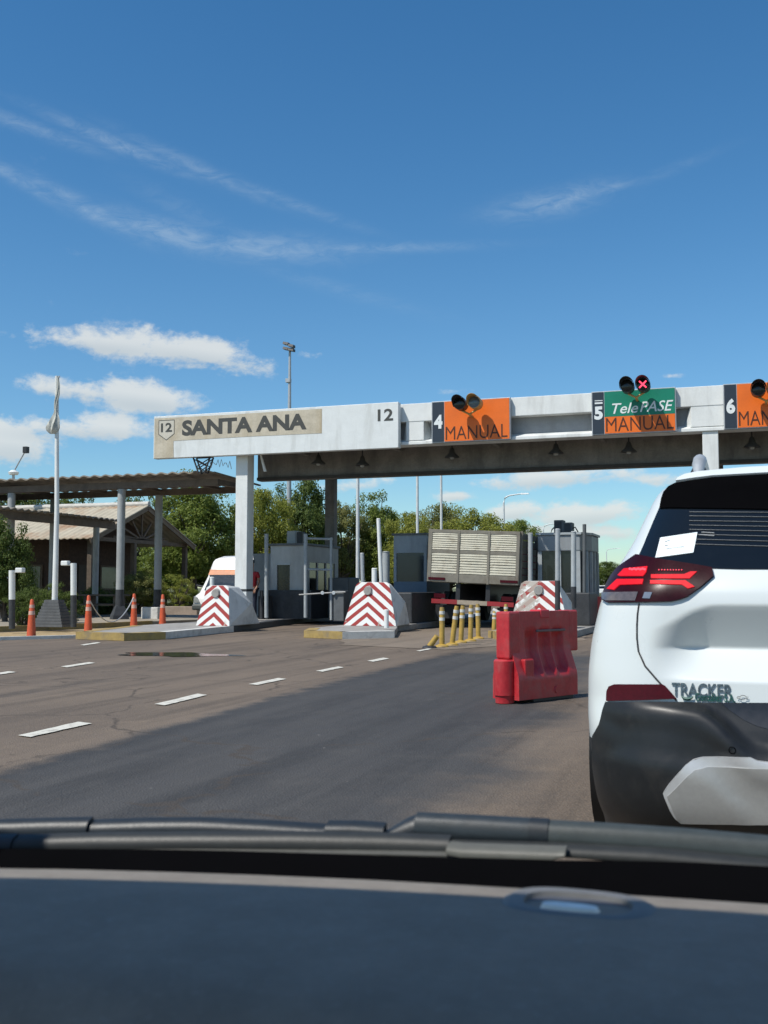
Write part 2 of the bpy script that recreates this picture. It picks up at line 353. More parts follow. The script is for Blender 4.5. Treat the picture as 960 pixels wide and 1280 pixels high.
# ------------------------------------------------------------------ islands and kerbs
def island(poly, label, paint, zt=.15):
    o = MB().prism_z(poly, -.004, zt).build('traffic_island', CONC, bevel=.02); tag(o, label, 'traffic island')
    for (a, b, m, nm) in paint:                           # painted stretches wrap the edge as thin sheets
        q = MB()
        for i in range(a, b):
            x0, y0 = poly[i % len(poly)]; x1, y1 = poly[(i+1) % len(poly)]
            L = math.hypot(x1-x0, y1-y0); nx, ny = (y1-y0)/L, -(x1-x0)/L
            if L < .05: continue
            q.hexa([(x0-nx*.26,y0-ny*.26,zt+.001),(x1-nx*.26,y1-ny*.26,zt+.001),(x1+nx*.004,y1+ny*.004,zt+.001),(x0+nx*.004,y0+ny*.004,zt+.001)],
                   [(x0-nx*.26,y0-ny*.26,zt+.005),(x1-nx*.26,y1-ny*.26,zt+.005),(x1+nx*.004,y1+ny*.004,zt+.005),(x0+nx*.004,y0+ny*.004,zt+.005)])
            q.hexa([(x0,y0,.0),(x1,y1,.0),(x1+nx*.004,y1+ny*.004,.0),(x0+nx*.004,y0+ny*.004,.0)],
                   [(x0,y0,zt+.001),(x1,y1,zt+.001),(x1+nx*.004,y1+ny*.004,zt+.001),(x0+nx*.004,y0+ny*.004,zt+.001)])
        q.build(nm, m, o)
    return o
a = [gr(155,801),gr(207,799),gr(250,794.5),gr(272,792),gr(292,790),gr(388,777)]
I1 = [(p.x,p.y) for p in a]+[(-12.4,46),(-14.6,46),(-14.6,23),(-13.6,19.2)]
island(I1, 'long low island with yellow nose and white kerb under the leftmost striped block', [(8,11,YEL,'yellow_kerb_paint'),(11,14,WHK,'white_kerb_paint'),(4,6,BLACKP,'black_kerb_paint')])
I2 = [(gr(380,797).x,gr(380,797).y),(gr(428,799).x,gr(428,799).y),(gr(493,797.5).x,gr(493,797.5).y),(-7.7,23.4),(-8.25,25.2),(-8.25,46),(-9.75,46),(-9.75,23.0)]
island(I2, 'low island with yellow corner and grey front kerb under the middle striped block', [(7,9,YEL,'yellow_kerb_paint'),(1,2,WHK,'white_kerb_paint')])
I3 = [(-5.35,22.8),(-4.9,21.9),(-4.0,21.9),(-3.5,22.8),(-3.35,46),(-5.35,46)]
island(I3, 'low island carrying the glazed booth behind the red plastic barrier', [(0,3,YEL,'yellow_kerb_paint')])
I4 = [(-1.3,22.8),(-.9,21.9),(-.1,21.9),(.35,22.8),(.35,46),(-1.3,46)]
island(I4, 'low island under the white pillar right of the green lane sign', [(0,3,YEL,'yellow_kerb_paint')])
e0 = [gr(-60,791.5),gr(60,787.5),gr(150,783.5),gr(190,781.5)]
pave = [(p.x,p.y) for p in e0]+[(-15.9,30),(-15.9,34),(-40,34),(-40,17)]
struct(MB().prism_z(pave, -.003, .12).build('pavement', mat('pavement_concrete', (.30,.26,.20), .85, .2, 3, .3, stain=(.18,.15,.11), stain_amt=.5), bevel=.02))
st = [gr(-60,801),gr(90,797),gr(158,795),gr(240,785),gr(190,782.5),gr(60,789),gr(-60,793)]
struct(MB().add([(p.x,p.y,.004) for p in st], [tuple(range(7))]).build('sand_strip', mat('yellow_sand', (.36,.26,.13), .9, .25, 6, .2), origin=(0,0,.004)))
k = MB()
for p, q in zip(e0, e0[1:]): k.bar((p.x,p.y-.06,.065), (q.x,q.y-.06,.065), .12, .14)
struct(k.build('kerb', YEL))
e1 = [gr(-60,801.5),gr(90,797.5),gr(156,795.6)]; k = MB()
for p, q in zip(e1, e1[1:]): k.bar((p.x,p.y,.03), (q.x,q.y,.03), .14, .07)
struct(k.build('kerb', WHK))

# ------------------------------------------------------------------ toll gantry
YG = 27.0
tg = thing('toll_gantry', 'long white toll gantry on square pillars spanning the lanes', 'toll gantry', (-7,YG,0))
def zt(px, py, Y=YG): return at(px, py, Y).z
def xt(px, Y=YG): return at(px, 600, Y).x
ZB, ZTOP = zt(640,550), zt(640,497)
H = ZTOP-ZB; xr = 14.0; xl = at(203,560,YG).x  # beam carried on unseen behind the name board to shade the booth
b = MB(); b.box(xl, xr, YG, YG+.5, ZB+H*.56, ZTOP)                   # upper band
b.prism_x([(YG,ZB),(YG,ZB+.09),(YG+.30,ZB+H*.17),(YG+.5,ZB+H*.17),(YG+.5,ZB)], xl, xr)   # lower ledge, sloped top
b.build('beam', WHITEP, tg, bevel=.012)
MB().box(xl+.02, xr-.02, YG+.3, YG+.46, ZB+H*.165, ZB+H*.565).build('recessed_panel', mat('panel_grey', (.30,.31,.32), .7, .1, 3, .2, stain=(.2,.2,.19), stain_amt=.4, streak=True), tg)
def pier(xc, w=.9):                                                  # solid block of the beam over a pillar, splayed sides
    b = MB(); z0, z1 = ZB+H*.10, ZB+H*.57
    b.hexa([(xc-w/2-.22,YG+.35,z0),(xc+w/2+.22,YG+.35,z0),(xc+w/2+.22,YG+.36,z0),(xc-w/2-.22,YG+.36,z0)], [(xc-w/2-.22,YG+.35,z0+.01),(xc+w/2+.22,YG+.35,z0+.01),(xc+w/2+.22,YG+.36,z0+.01),(xc-w/2-.22,YG+.36,z0+.01)])
    b = MB(); b.hexa([(xc-w/2,YG+.012,z0),(xc+w/2,YG+.012,z0),(xc+w/2+.20,YG+.33,z0),(xc-w/2-.20,YG+.33,z0)], [(xc-w/2,YG+.012,z1),(xc+w/2,YG+.012,z1),(xc+w/2+.06,YG+.33,z1),(xc-w/2-.06,YG+.33,z1)])
    b.build('beam_block', WHITEP, tg, bevel=.01)
XP = [xt(301), xt(889), xt(889)+(xt(889)-xt(301))]
for x in XP[1:]: pier(x)
pier(xt(300)+5.3, .5)
for x in XP:
    p = MB().box(x-.19, x+.19, YG+.05, YG+.48, 0.0, ZB-.002).build('pillar', WHITEP, tg, bevel=.015)
    MB().box(x-.197, x+.197, YG+.043, YG+.487, .0, .12).build('pillar_foot', BLACKP, p)
    MB().box(x-.193, x+.193, YG+.046, YG+.484, 1.0, 1.07).build('black_band', BLACKP, p)
for px in (412, 897, 1390):
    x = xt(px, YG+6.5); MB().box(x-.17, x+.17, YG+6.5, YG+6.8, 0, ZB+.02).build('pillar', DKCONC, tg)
# canopy slab, inner dark beam
ZI = zt(660, 589, YG+1.5)
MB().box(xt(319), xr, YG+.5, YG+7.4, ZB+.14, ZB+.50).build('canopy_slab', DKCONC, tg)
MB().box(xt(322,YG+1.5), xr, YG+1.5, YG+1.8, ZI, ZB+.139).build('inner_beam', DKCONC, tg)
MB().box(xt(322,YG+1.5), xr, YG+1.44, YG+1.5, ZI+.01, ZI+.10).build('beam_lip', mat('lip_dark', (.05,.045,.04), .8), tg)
x0 = xt(319); MB().prism_y([(x0-.02,ZB+.0),(x0+.02,ZB-.0),(x0+.20,ZI+.14),(x0+.12,ZI+.14)], YG+.30, YG+.36).build('end_plate', WHITEP, tg)
for i in range(9):
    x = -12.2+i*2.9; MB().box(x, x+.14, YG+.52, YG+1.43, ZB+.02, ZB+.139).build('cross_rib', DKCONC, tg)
MB().box(at(205,560,YG+.5).x, xt(319)-.002, YG+.5, YG+7.4, ZTOP-.22, ZTOP-.03).build('shade_slab', DKCONC, tg)  # unseen slab added behind the name board to shade booth and person
# name board
YB = YG-.28
sb = thing('name_board', 'long aged white board reading SANTA ANA with route number 12', 'sign', (at(345,560,YB).x, YB, zt(345,560,YB)))
bx0, bx1 = at(192,548,YB).x, at(498,548,YB).x
bz0, bz1 = at(345,566.5,YB).z, at(345,511.5,YB).z
MB().box(bx0, bx1, YB, YB+.22, bz0, bz1).build('board', WHITEB, sb, bevel=.012)
bw, bh = bx1-bx0, bz1-bz0
fx = lambda u: bx0+bw*u
fz = lambda v: bz0+bh*v
q = MB(); q.prism_y([(fx(.004),fz(.01)),(fx(.09),fz(.01)),(fx(.088),fz(.40)),(fx(.40),fz(.41)),(fx(.705),fz(.40)),(fx(.705),fz(.95)),(fx(.3),fz(.94)),(fx(.004),fz(.955))], YB-.006, YB-.001)
q.build('beige_panel', BEIGE, sb)
text('SANTA ANA', fx(.125), fx(.645), fz(.50), fz(.87), YB-.006, 'lettering', LETD, sb, bold=.045, depth=.003)
def shield(u0, u1, v0, v1):
    P = [(0,1),(1,1),(1,.3),(.5,0),(0,.3)]; o = [(fx(u0+(u1-u0)*a), fz(v0+(v1-v0)*c)) for a, c in P]
    cxx = sum(a for a, _ in o)/5; czz = sum(c for _, c in o)/5; i = [(cxx+(a-cxx)*.93, czz+(c-czz)*.93) for a, c in o]
    q = MB(); n = 5
    q.add([(x,YB-.010,z) for x,z in o]+[(x,YB-.010,z) for x,z in i], [(k,(k+1)%n,n+(k+1)%n,n+k) for k in range(n)])
    q.build('route_shield', LETD, sb)
    MB().add([(x,YB-.009,z) for x,z in i], [tuple(range(5))]).build('shield_field', mat('shield_beige', (.54,.51,.43), .6, .08), sb)
shield(.022, .092, .42, .90)
text('12', fx(.033), fx(.081), fz(.62), fz(.83), YB-.010, 'route_number', LETD, sb, bold=.02)
text('12', fx(.922), fx(.980), fz(.60), fz(.86), YB-.001, 'route_number', LETD, sb, bold=.02)
# lattice bracket below the board, wire
lb = MB(); zA, zB2 = bz0+.0, at(252,588,YB+.3).z; c0 = at(252,580,YB+.1)
pa, pb = Vector((c0.x-.28,YB+.1,bz0)), Vector((c0.x+.28,YB+.1,bz0)); pc, pd = Vector((c0.x-.1,YB+.1,zB2-.1)), Vector((c0.x+.1,YB+.1,zB2-.1))
for o in (0,.2):
    o = Vector((0,o,0)); lb.bar(pa+o,pc+o,.035,.035); lb.bar(pb+o,pd+o,.035,.035)
    lb.bar(pa+o,pa.lerp(pb,1)+o,.03,.03); lb.bar(pa.lerp(pc,.1)+o,pb.lerp(pd,.6)+o,.025,.025); lb.bar(pb.lerp(pd,.1)+o,pa.lerp(pc,.6)+o,.025,.025); lb.bar(pa.lerp(pc,.6)+o,pd+o,.025,.025); lb.bar(pb.lerp(pd,.6)+o,pc+o,.025,.025)
tag(lb.build('lattice_bracket', mat('rusty_black', (.02,.02,.022), .7)), 'black lattice bracket under the left end of the name board', 'bracket')
wv = MB(); pts = [at(262+i*2.1, 579+(6 if i % 2 else -4)*math.cos(i*.5)+i*.1, YB+.25) for i in range(14)]
wv.tube(pts, .012, 5); tag(wv.build('wire_coil', STEEL), 'loose zigzag wire under the name board beside the first pillar', 'wire')

# lane signs
def sign(pxs, label, digit, top, pxd):
    x0, x1 = at(pxs[0],524,YG-.12).x, at(pxs[1],524,YG-.12).x; xd = at(pxd,524,YG-.12).x; y = YG-.16
    z0, z1 = ZB+.02, ZTOP-.035
    if top: z0, z1 = ZB+.03, ZTOP-.03
    t = thing('lane_sign', label, 'sign', ((x0+x1)/2, y, z0), 'lane signs on the gantry')
    MB().box(x0-.025, x1+.025, y+.012, y+.14, z0-.025, z1+.025).build('frame', STEEL, t, bevel=.006)
    MB().box(x0, xd-.02, y, y+.011, z0, z1).build('number_plate', SIGNDK, t)
    h = z1-z0; xm, w = xd, x1-xd
    if digit == '5':
        text('5', x0+.15*(xd-x0), x0+.86*(xd-x0), z0+.34*h, z0+.66*h, y, 'number', LETW, t, bold=.05)
        MB().box(x0+.2*(xd-x0), x0+.85*(xd-x0), y-.006, y-.001, z0+.72*h, z0+.76*h).build('dash_mark', LETW, t)
        MB().box(x0+.2*(xd-x0), x0+.85*(xd-x0), y-.006, y-.001, z0+.79*h, z0+.81*h).build('dash_mark', LETW, t)
    else: text(digit, x0+.14*(xd-x0), x0+.84*(xd-x0), z0+.33*h, z0+.68*h, y, 'number', LETW, t, bold=.05)
    if top:
        MB().box(xm, x1, y, y+.011, z0+.40*h, z1).build('green_panel', SIGNGR, t)
        MB().box(xm, x1, y, y+.0105, z0, z0+.395*h).build('orange_panel', SIGNOR, t)
        text('Tele', xm+.11*w, xm+.485*w, z0+.46*h, z0+.71*h, y, 'lettering', LETW, t, bold=.008, shear=.28)
        text('PASE', xm+.51*w, xm+.98*w, z0+.47*h, z0+.72*h, y, 'lettering', LETW, t, bold=.008, shear=.28)
        text('MANUAL', xm+.02*w, xm+.98*w, z0+.04*h, z0+.37*h, y, 'lettering', LETM, t, bold=-.006)
    else:
        MB().box(xm, x1, y, y+.011, z0, z1).build('orange_panel', SIGNOR, t)
        text('MANUAL', xm+.02*w, xm+.97*w, z0+.04*h, z0+.37*h, y, 'lettering', LETM, t, bold=-.006)
    return x0, x1, z1
s4 = sign((541,637), 'orange MANUAL sign for lane 4 beside the name board', '4', False, 556)
s5 = sign((741,844), 'green and orange TelePASE MANUAL sign for lane 5', '5', True, 756)
s6 = sign((906,1006), 'orange MANUAL sign for lane 6 right of the white pillar', '6', False, 922)
HOUS = mat('signal_housing', (.50,.32,.11), .6, .2, 8); LENSK = mat('unlit_lens', (.012,.014,.014), .2, .2); LENSB = mat('clear_lens', (.10,.14,.17), .1, .2, 20)
REDX = mat('lit_cross', (.6,.02,.06), .4, .05, emit=(1,.06,.12), estr=2.2)
def signal(px1, px2, py1, py2, label, kind):
    Y = YG-.78; a, c = at(px1,py1,Y), at(px2,py2,Y)
    t = thing('lane_signal', label, 'signal light', ((a.x+c.x)/2, YG-.2, ZTOP-.1), 'lane signals on the gantry')
    for i, p in enumerate((a, c)):
        m = BLKPL if (i == 0 or kind == 'x') else HOUS
        l = MB().tube([(p.x,Y+.0,p.z),(p.x,Y+.34,p.z),(p.x,Y+.42,p.z)], [.165,.165,.10], 20).build('lamp', m, t, smooth=True)
        v = MB(); n = 16; ring = [(math.cos(math.pi*(-.15+1.3*k/n)), math.sin(math.pi*(-.15+1.3*k/n))) for k in range(n+1)]
        for k in range(n):
            (c1,s1),(c2,s2) = ring[k], ring[k+1]; d1 = .30*max(0,s1)**.6+.02; d2 = .30*max(0,s2)**.6+.02
            v.hexa([(p.x+.172*c1,Y+.05,p.z+.172*s1),(p.x+.172*c2,Y+.05,p.z+.172*s2),(p.x+.182*c2,Y+.05,p.z+.182*s2),(p.x+.182*c1,Y+.05,p.z+.182*s1)],
                   [(p.x+.172*c1,Y-d1,p.z+.172*s1),(p.x+.172*c2,Y-d2,p.z+.172*s2),(p.x+.182*c2,Y-d2,p.z+.182*s2),(p.x+.182*c1,Y-d1,p.z+.182*s1)])
        v.build('visor', m, l)
        MB().tube([(p.x,Y-.012,p.z),(p.x,Y-.002,p.z)], [.135,.15], 20).build('lens', LENSB if (i == 1 and kind == 'o') else LENSK, l, smooth=True)
        if i == 1 and kind == 'x':
            q = MB()
            for s in (1,-1): q.bar((p.x-.085,Y-.022,p.z-.085*s), (p.x+.085,Y-.022,p.z+.085*s), .012, .035)
            q.build('red_cross', REDX, l)
    q = MB(); m0 = (a+c)/2; q.tube([(a.x,Y+.3,a.z-.15),(m0.x,Y+.3,m0.z-.26),(c.x,Y+.3,c.z-.15)], .028, 8); q.tube([(m0.x,Y+.3,m0.z-.26),(m0.x,YG-.1,m0.z-.28)], .035, 8)
    q.build('bracket', HOUS, t)
signal(574, 592.5, 504, 502.5, 'pair of round signal lamps over the lane 4 sign', 'o')
signal(783.5, 803.5, 482, 480.5, 'pair of signal lamps with lit red cross over lane 5', 'x')
signal(948, 968, 486, 484.5, 'pair of round signal lamps over the lane 6 sign', 'o')
# lamps hanging under the canopy
def hang_lamp(px, py, lab):
    p = at(px, py, YG+1.0)
    t = thing('hanging_lamp', lab, 'lamp', (p.x,p.y,ZB+.13), 'lamps under the canopy')
    MB().lathe((p.x,p.y,p.z), [(.02,.22),(.06,.18),(.09,.06),(.20,-.04),(.21,-.07),(.0,-.065)], 16).build('shade', mat('lamp_shade_dark', (.06,.058,.055), .5), t, smooth=True)
    MB().tube([(p.x,p.y,p.z+.2),(p.x,p.y,ZB+.14)], .018, 6).build('stem', BLKPL, t)
    MB().lathe((p.x,p.y,p.z-.13), [(.0,.0),(.06,.02),(.07,.065)], 10).build('bulb', mat('glass_bulb', (.35,.35,.33), .2), t, smooth=True)
for px, py, lab in [(398,577,'hanging lamp under the canopy left of the rear pillar top'),(453,579,'hanging lamp under the SANTA ANA board right end'),(565,569,'hanging lamp under the lane 4 sign'),(695,564,'hanging lamp between the lane 4 and lane 5 signs'),(786,562,'hanging lamp under the green lane 5 sign'),(940,556,'hanging lamp under the lane 6 sign')]: hang_lamp(px, py, lab)

# ------------------------------------------------------------------ striped crash blocks
def chevron_mat(name, wear_left=0.0, wear=.25):
    m = bpy.data.materials.new(name); m.use_nodes = True; h = NT(m.node_tree); b = h.N['Principled BSDF']
    t = h.n('ShaderNodeTexCoord').outputs['Object']; s = h.n('ShaderNodeSeparateXYZ'); h.L.new(t, s.inputs[0])
    w = h.noise(t, 6, 3); wob = h.m('MULTIPLY', h.m('SUBTRACT', w, .5), .02)
    v = h.m('ADD', h.m('ADD', s.outputs[2], h.m('MULTIPLY', h.m('ABSOLUTE', s.outputs[0]), .80)), wob)
    f = h.m('FRACT', h.m('DIVIDE', h.m('ADD', v, .17), .262))
    red = h.m('MULTIPLY', h.ss(f, .50, .53), h.ss(f, .985, .955))
    col = h.mix(red, (.70,.70,.67), (.30,.028,.025))
    nz = h.noise(t, 5, 7, .7, .5)
    lim = h.m('MULTIPLY', h.ss(s.outputs[0], .15, -.25), wear_left)
    wr = h.ss(h.m('ADD', nz, h.m('MULTIPLY', lim, .22)), .60, .68)
    col = h.mix(h.m('MULTIPLY', wr, .85), col, (.36,.32,.27))
    col = h.mix(h.m('MULTIPLY', h.ss(h.noise(t, 2.2, 6), .5, .75), wear), col, (.33,.31,.28))
    h.L.new(col, b.inputs['Base Color']); b.inputs['Roughness'].default_value = .75
    bp = h.n('ShaderNodeBump'); bp.inputs['Strength'].default_value = .3; bp.inputs['Distance'].default_value = .02
    h.L.new(nz, bp.inputs['Height']); h.L.new(bp.outputs[0], b.inputs['Normal'])
    return m
BLKSIDE = mat('block_side_white', (.64,.65,.63), .8, .08, 4, .3, stain=(.34,.33,.30), stain_amt=.5, stain_scale=3)
def block(xc, y, w, label, cm, hh=1.10, apex=0.0, fl=0.0):
    z = .15; t = thing('crash_block', label, 'crash block', (xc+apex,y,z), 'striped crash blocks on the island noses')
    wt_ = w*.56; lean = .26
    fr = [(-w/2,0,0),(w/2,0,0),(wt_/2+.05,lean*.92,hh*.95),(wt_/2-.03,lean,hh),(-wt_/2+.03,lean,hh),(-wt_/2-.05,lean*.92,hh*.95)]
    bk = [(-w/2+.12-fl*.1,1.5+fl*.5,0),(w/2-.12+fl*.1,1.5+fl*.5,0),(w/2-.06+fl*.16,.95+fl*.3,hh*.52),(wt_/2-.12+fl*.09,.85+fl*.25,hh*.96),(-wt_/2+.12-fl*.09,.85+fl*.25,hh*.96),(-w/2+.06-fl*.16,.95+fl*.3,hh*.52)]
    P = lambda q: (xc+q[0], y+q[1], z+q[2])
    MB().add([P(q) for q in fr]+[P(q) for q in bk], [tuple(range(6,12))]+[(i,(i+1)%6,6+(i+1)%6,6+i) for i in range(6)]+[(5,4,3,2,1,0)]).build('body', BLKSIDE, t, bevel=.03)
    face = [(q[0]*.985, q[1]-.012, q[2]+(.008 if q[2] < .1 else -.008)) for q in fr]; bkf = [(q[0],q[1]+.012,q[2]) for q in face]
    MB().hexa([P(q) for q in face], [P(q) for q in bkf]).build('chevron_face', cm, t)
    MB().tube([(xc+apex-.02,y+lean*.72-.06,z+hh*.80),(xc+apex-.02,y+lean*.72+.05,z+hh*.80)], [.10,.13], 14).build('round_socket', CONC, t, smooth=True)
    return t
p = at(266, 780, 23.4); block(p.x, p.y, .95, 'small red and white striped block at the foot of the first pillar', chevron_mat('chevrons_clean'), 1.02, 0, .7)
p = at(462, 781, 24.6); block(p.x, p.y, 1.42, 'red and white striped block left of the truck, freshly painted', chevron_mat('chevrons_bright', 0, .15), 1.10, -.09)
p = at(673, 777, 24.2); block(p.x, p.y, 1.42, 'worn red and white striped block behind the red plastic barrier', chevron_mat('chevrons_worn', 1.0, .35), 1.12, 0)

# ------------------------------------------------------------------ posts and poles on the islands
def post(px, y0, y1, Y, r, label, m=STEEL, dark=0.0, dpx=0.0, cat='post', cap=True):
    a, b = at(px, y1, Y), at(px+dpx, y0, Y); z0 = max(.10, a.z)
    t = thing('post', label, cat, (a.x,Y,z0))
    MB().tube([(a.x,Y,z0),(b.x,Y,b.z)], r, 12).build('shaft', m, t, smooth=True)
    if cap: MB().tube([(b.x,Y,b.z),(b.x,Y,b.z+.02)], [r*1.12,r*.8], 12).build('cap', m, t)
    if dark:
        f = a.lerp(b, dark); MB().tube([(a.x,Y,z0),(f.x,Y,f.z)], r+.004, 12).build('black_sleeve', BLACKP, t, smooth=True)
    return t
post(697, 662, 772, 22.9, .055, 'grey pole with black lower half right of the worn striped block', dark=.42)
post(717, 665, 760, 25.6, .065, 'shorter grey pole with navy foot against the glazed booth', m=GREYP, dark=.28)
post(663, 667, 760, 27.8, .065, 'grey pole between the truck and the glazed booth', m=GREYP)
post(730.5, 656, 765, 28.2, .05, 'thin dark pole rising past the glazed booth roof', m=DKGREY)
post(740, 680, 765, 30.0, .07, 'black pole right of the glazed booth', m=BLACKP)
post(483, 763, 785, 22.6, .055, 'short white post in front of the bright striped block', m=WHITEP)
post(454.5, 692, 770, 27.0, .055, 'slim grey post behind the bright striped block', m=STEEL, dpx=-2)
post(468, 711, 770, 26.8, .075, 'stubby white post behind the bright striped block', m=WHITEP)
post(478.5, 649, 770, 27.2, .055, 'tall leaning white pole behind the bright striped block', m=WHITEP, dpx=-5.5)
post(482.5, 690, 770, 28.4, .11, 'thick grey column with top box behind the bright block', m=GREYP)
post(265, 722, 770, 25.9, .06, 'white post poking above the small striped block', m=WHITEP)
post(333, 668, 772, 28.6, .06, 'grey guard post left of the white toll booth', m=GREYP)
post(382, 668, 772, 28.6, .06, 'grey guard post right of the white toll booth', m=GREYP)
# ladder-like rail beside booth, boom gate
gp = thing('guard_rail', 'grey pipe rail right of the white toll booth', 'rail', at(400,760,30.0))
for y in (673, 711.5): MB().tube([at(384,y,29.2), at(416,y+1,29.2)], .035, 8).build('rail', GREYP, gp, smooth=True)
MB().tube([at(414,672,29.2), at(414,775,29.2)], .045, 8).build('upright', GREYP, gp, smooth=True)
bgp = at(424,765,28.0)
bo = thing('boom_gate', 'lowered pale boom arm across the lane beside the white booth', 'boom gate', (bgp.x,bgp.y,.15))
MB().tube([at(374,743.5,27.9), at(403,741.5,27.9), at(432,740,27.9)], .022, 8).build('arm', mat('boom_grey', (.30,.30,.29), .5), bo, smooth=True)
MB().box(bgp.x-.16, bgp.x+.16, 27.95, 28.35, .15, 1.02).build('cabinet', DKGREY, bo, bevel=.02)
for px in (403, 417): MB().tube([at(px,741.2,27.86), at(px,740.8,27.94)], .05, 10).build('reflector', LETW, bo)

# yellow flexible posts
YP = [((552.5,808.5),(552.5,759)),((565,806.5),(571,757.5)),((576,803.5),(578.5,757)),((588,801.5),(589,756)),((598,798.5),(597,755)),((617,795),(618.5,763)),((632,790),(632.5,755))]
YLAB = ['upright yellow post nearest the road edge, first of the row','yellow post leaning right, second of the row','yellow post third in the row, slight lean','yellow post fourth in the row','yellow post fifth in the row before the gap','short yellow post holding a broken white stub','yellow post half hidden behind the red barrier']
YP2 = mat('yellow_post', (.42,.27,.05), .6, .2, 9, .1, stain=(.17,.13,.08), stain_amt=.8, stain_scale=5)
for (b0, t0), lab in zip(YP, YLAB):
    a = gr(*b0); c = at(t0[0], t0[1], a.y)
    t = thing('delineator_post', lab, 'delineator post', a, 'yellow posts along the lane edge')
    MB().tube([a, a.lerp(c,.9), c], [.052,.05,.04], 12).build('shaft', YP2, t, smooth=True)
    for f0, f1 in ((.66,.74),(.82,.90)): MB().tube([a.lerp(c,f0), a.lerp(c,f1)], .0545, 12).build('pale_band', WHK, t, smooth=True)
    MB().lathe(a, [(.13,.0),(.12,.025),(.06,.05)], 14).build('foot', YP2, t, smooth=True)
a, c = gr(537,810), at(546.5,795,gr(537,810).y)
t = thing('delineator_post', 'fallen stub of a yellow post lying tilted at the row start', 'delineator post', a, 'yellow posts along the lane edge')
MB().tube([a+Vector((0,0,.03)), c], [.055,.05], 12).build('shaft', YP2, t, smooth=True); MB().lathe(a, [(.15,.0),(.12,.03),(.05,.05)], 12).build('foot', BLKPL, t)
a = at(616,762,gr(617,795).y); c = at(627,768,gr(617,795).y)
tag(MB().tube([a,c], .045, 8).build('broken_stub', WHK), 'broken white stub lying across the short yellow post', 'post')

# red barriers
def barrier_mesh():
    L, H = 1.16, .87; nx, nz = 72, 48; vs = []
    def half(x, z):
        d = interp([(0,.215),(.22,.215),(.27,.205),(.47,.110),(.52,.10),(.87,.095)], z)
        for c in (.37,.63,.89):
            r = sstep(.125,.06,abs(x-c)); d -= r*.072*sstep(.225,.34,z)*sstep(.72,.60,z)
        d -= .012*sstep(.02,.0,z)
        return max(.03, d)
    m = MB(); idx = {}
    for s in (-1, 1):
        for i in range(nx+1):
            for j in range(nz+1):
                x, z = L*i/nx, .03+(H-.03)*j/nz
                idx[(s,i,j)] = len(m.v); m.v.append((x, s*half(x,z), z))
    for s in (-1, 1):
        for i in range(nx):
            for j in range(nz): m.f.append((idx[(s,i,j)],idx[(s,i+1,j)],idx[(s,i+1,j+1)],idx[(s,i,j+1)]))
    for i in range(nx):
        for j in (0, nz): m.f.append((idx[(-1,i,j)],idx[(-1,i+1,j)],idx[(1,i+1,j)],idx[(1,i,j)]))
    for j in range(nz):
        for i in (0, nx): m.f.append((idx[(-1,i,j)],idx[(-1,i,j+1)],idx[(1,i,j+1)],idx[(1,i,j)]))
    return m
def barrier(loc, rz, label):
    t = thing('plastic_barrier', label, 'barrier', (0,0,0), 'red plastic barriers'); RD = REDP
    barrier_mesh().build('body', RD, t, smooth=True)
    MB().tube([(-.02,0,.0),(-.02,0,.07),(-.02,0,.075),(-.02,0,.40),(-.02,0,.415)], [.115,.12,.135,.135,.115], 24).build('hinge_drum', RD, t, smooth=True)
    MB().box(.13, .30, -.208, -.10, .09, .415).build('step', RD, t, bevel=.015)
    MB().box(-.055, .16, -.11, .11, .418, .872).build('end_block', RD, t, bevel=.018)
    MB().box(1.14, 1.33, -.10, .10, .46, .874).build('hinge_arm', RD, t, bevel=.018)
    MB().box(.56, .74, -.106, .08, .80, .885).build('filler_lug', mat('red_plastic_bright', (.52,.03,.045), .4, .1), t, bevel=.012)
    MB().box(.47, 1.06, -.112, -.090, .665, .69).build('handle_bar', mat('greyed_plastic', (.16,.10,.095), .6), t, bevel=.01)
    MB().tube([(.72,-.228,.10),(.72,-.21,.10)], [.032,.04], 12).build('drain_plug', RD, t)
    MB().box(.3, 1.1, -.19, .19, 0, .032).build('base_rail', BLKPL, t)
    t.location = loc; t.rotation_euler = (0,0,rz); t.scale = (.80,.76,1); return t
a, c = gr(640,880), gr(712,863); ang = math.atan2(c.y-a.y, c.x-a.x)
barrier((a.x-.08,a.y+.10,.0), ang-R(16), 'red plastic barrier standing in the road left of the white car')
c = gr(741,786); barrier((c.x+.05,c.y,.0), R(40), 'far red plastic barrier half hidden by the white car')

# ------------------------------------------------------------------ booths
def booth(x0, x1, y0, y1, zt_, label, cham=0.0, low=1.0, wall=GREYP, win=None):
    t = thing('toll_booth', label, 'toll booth', ((x0+x1)/2,(y0+y1)/2,.15))
    P = [(x0,y0),(x1-cham,y0),(x1,y0+cham),(x1,y1),(x0,y1)] if cham else [(x0,y0),(x1,y0),(x1,y1),(x0,y1)]
    return t, P
wall1 = mat('booth_white', (.42,.43,.42), .6, .08, 3, .1, stain=(.25,.24,.22), stain_amt=.4, streak=True)
Yb = 29.6; x0, x1 = xt(339,Yb), xt(382,Yb); z1 = zt(360,682,Yb)
t = thing('toll_booth', 'white toll booth with dark door window behind the first pillar', 'toll booth', ((x0+x1)/2,Yb+1.3,.15))
zd0, zd1 = zt(355,738,Yb), zt(355,706,Yb); dx0, dx1 = xt(347,Yb), xt(363,Yb)
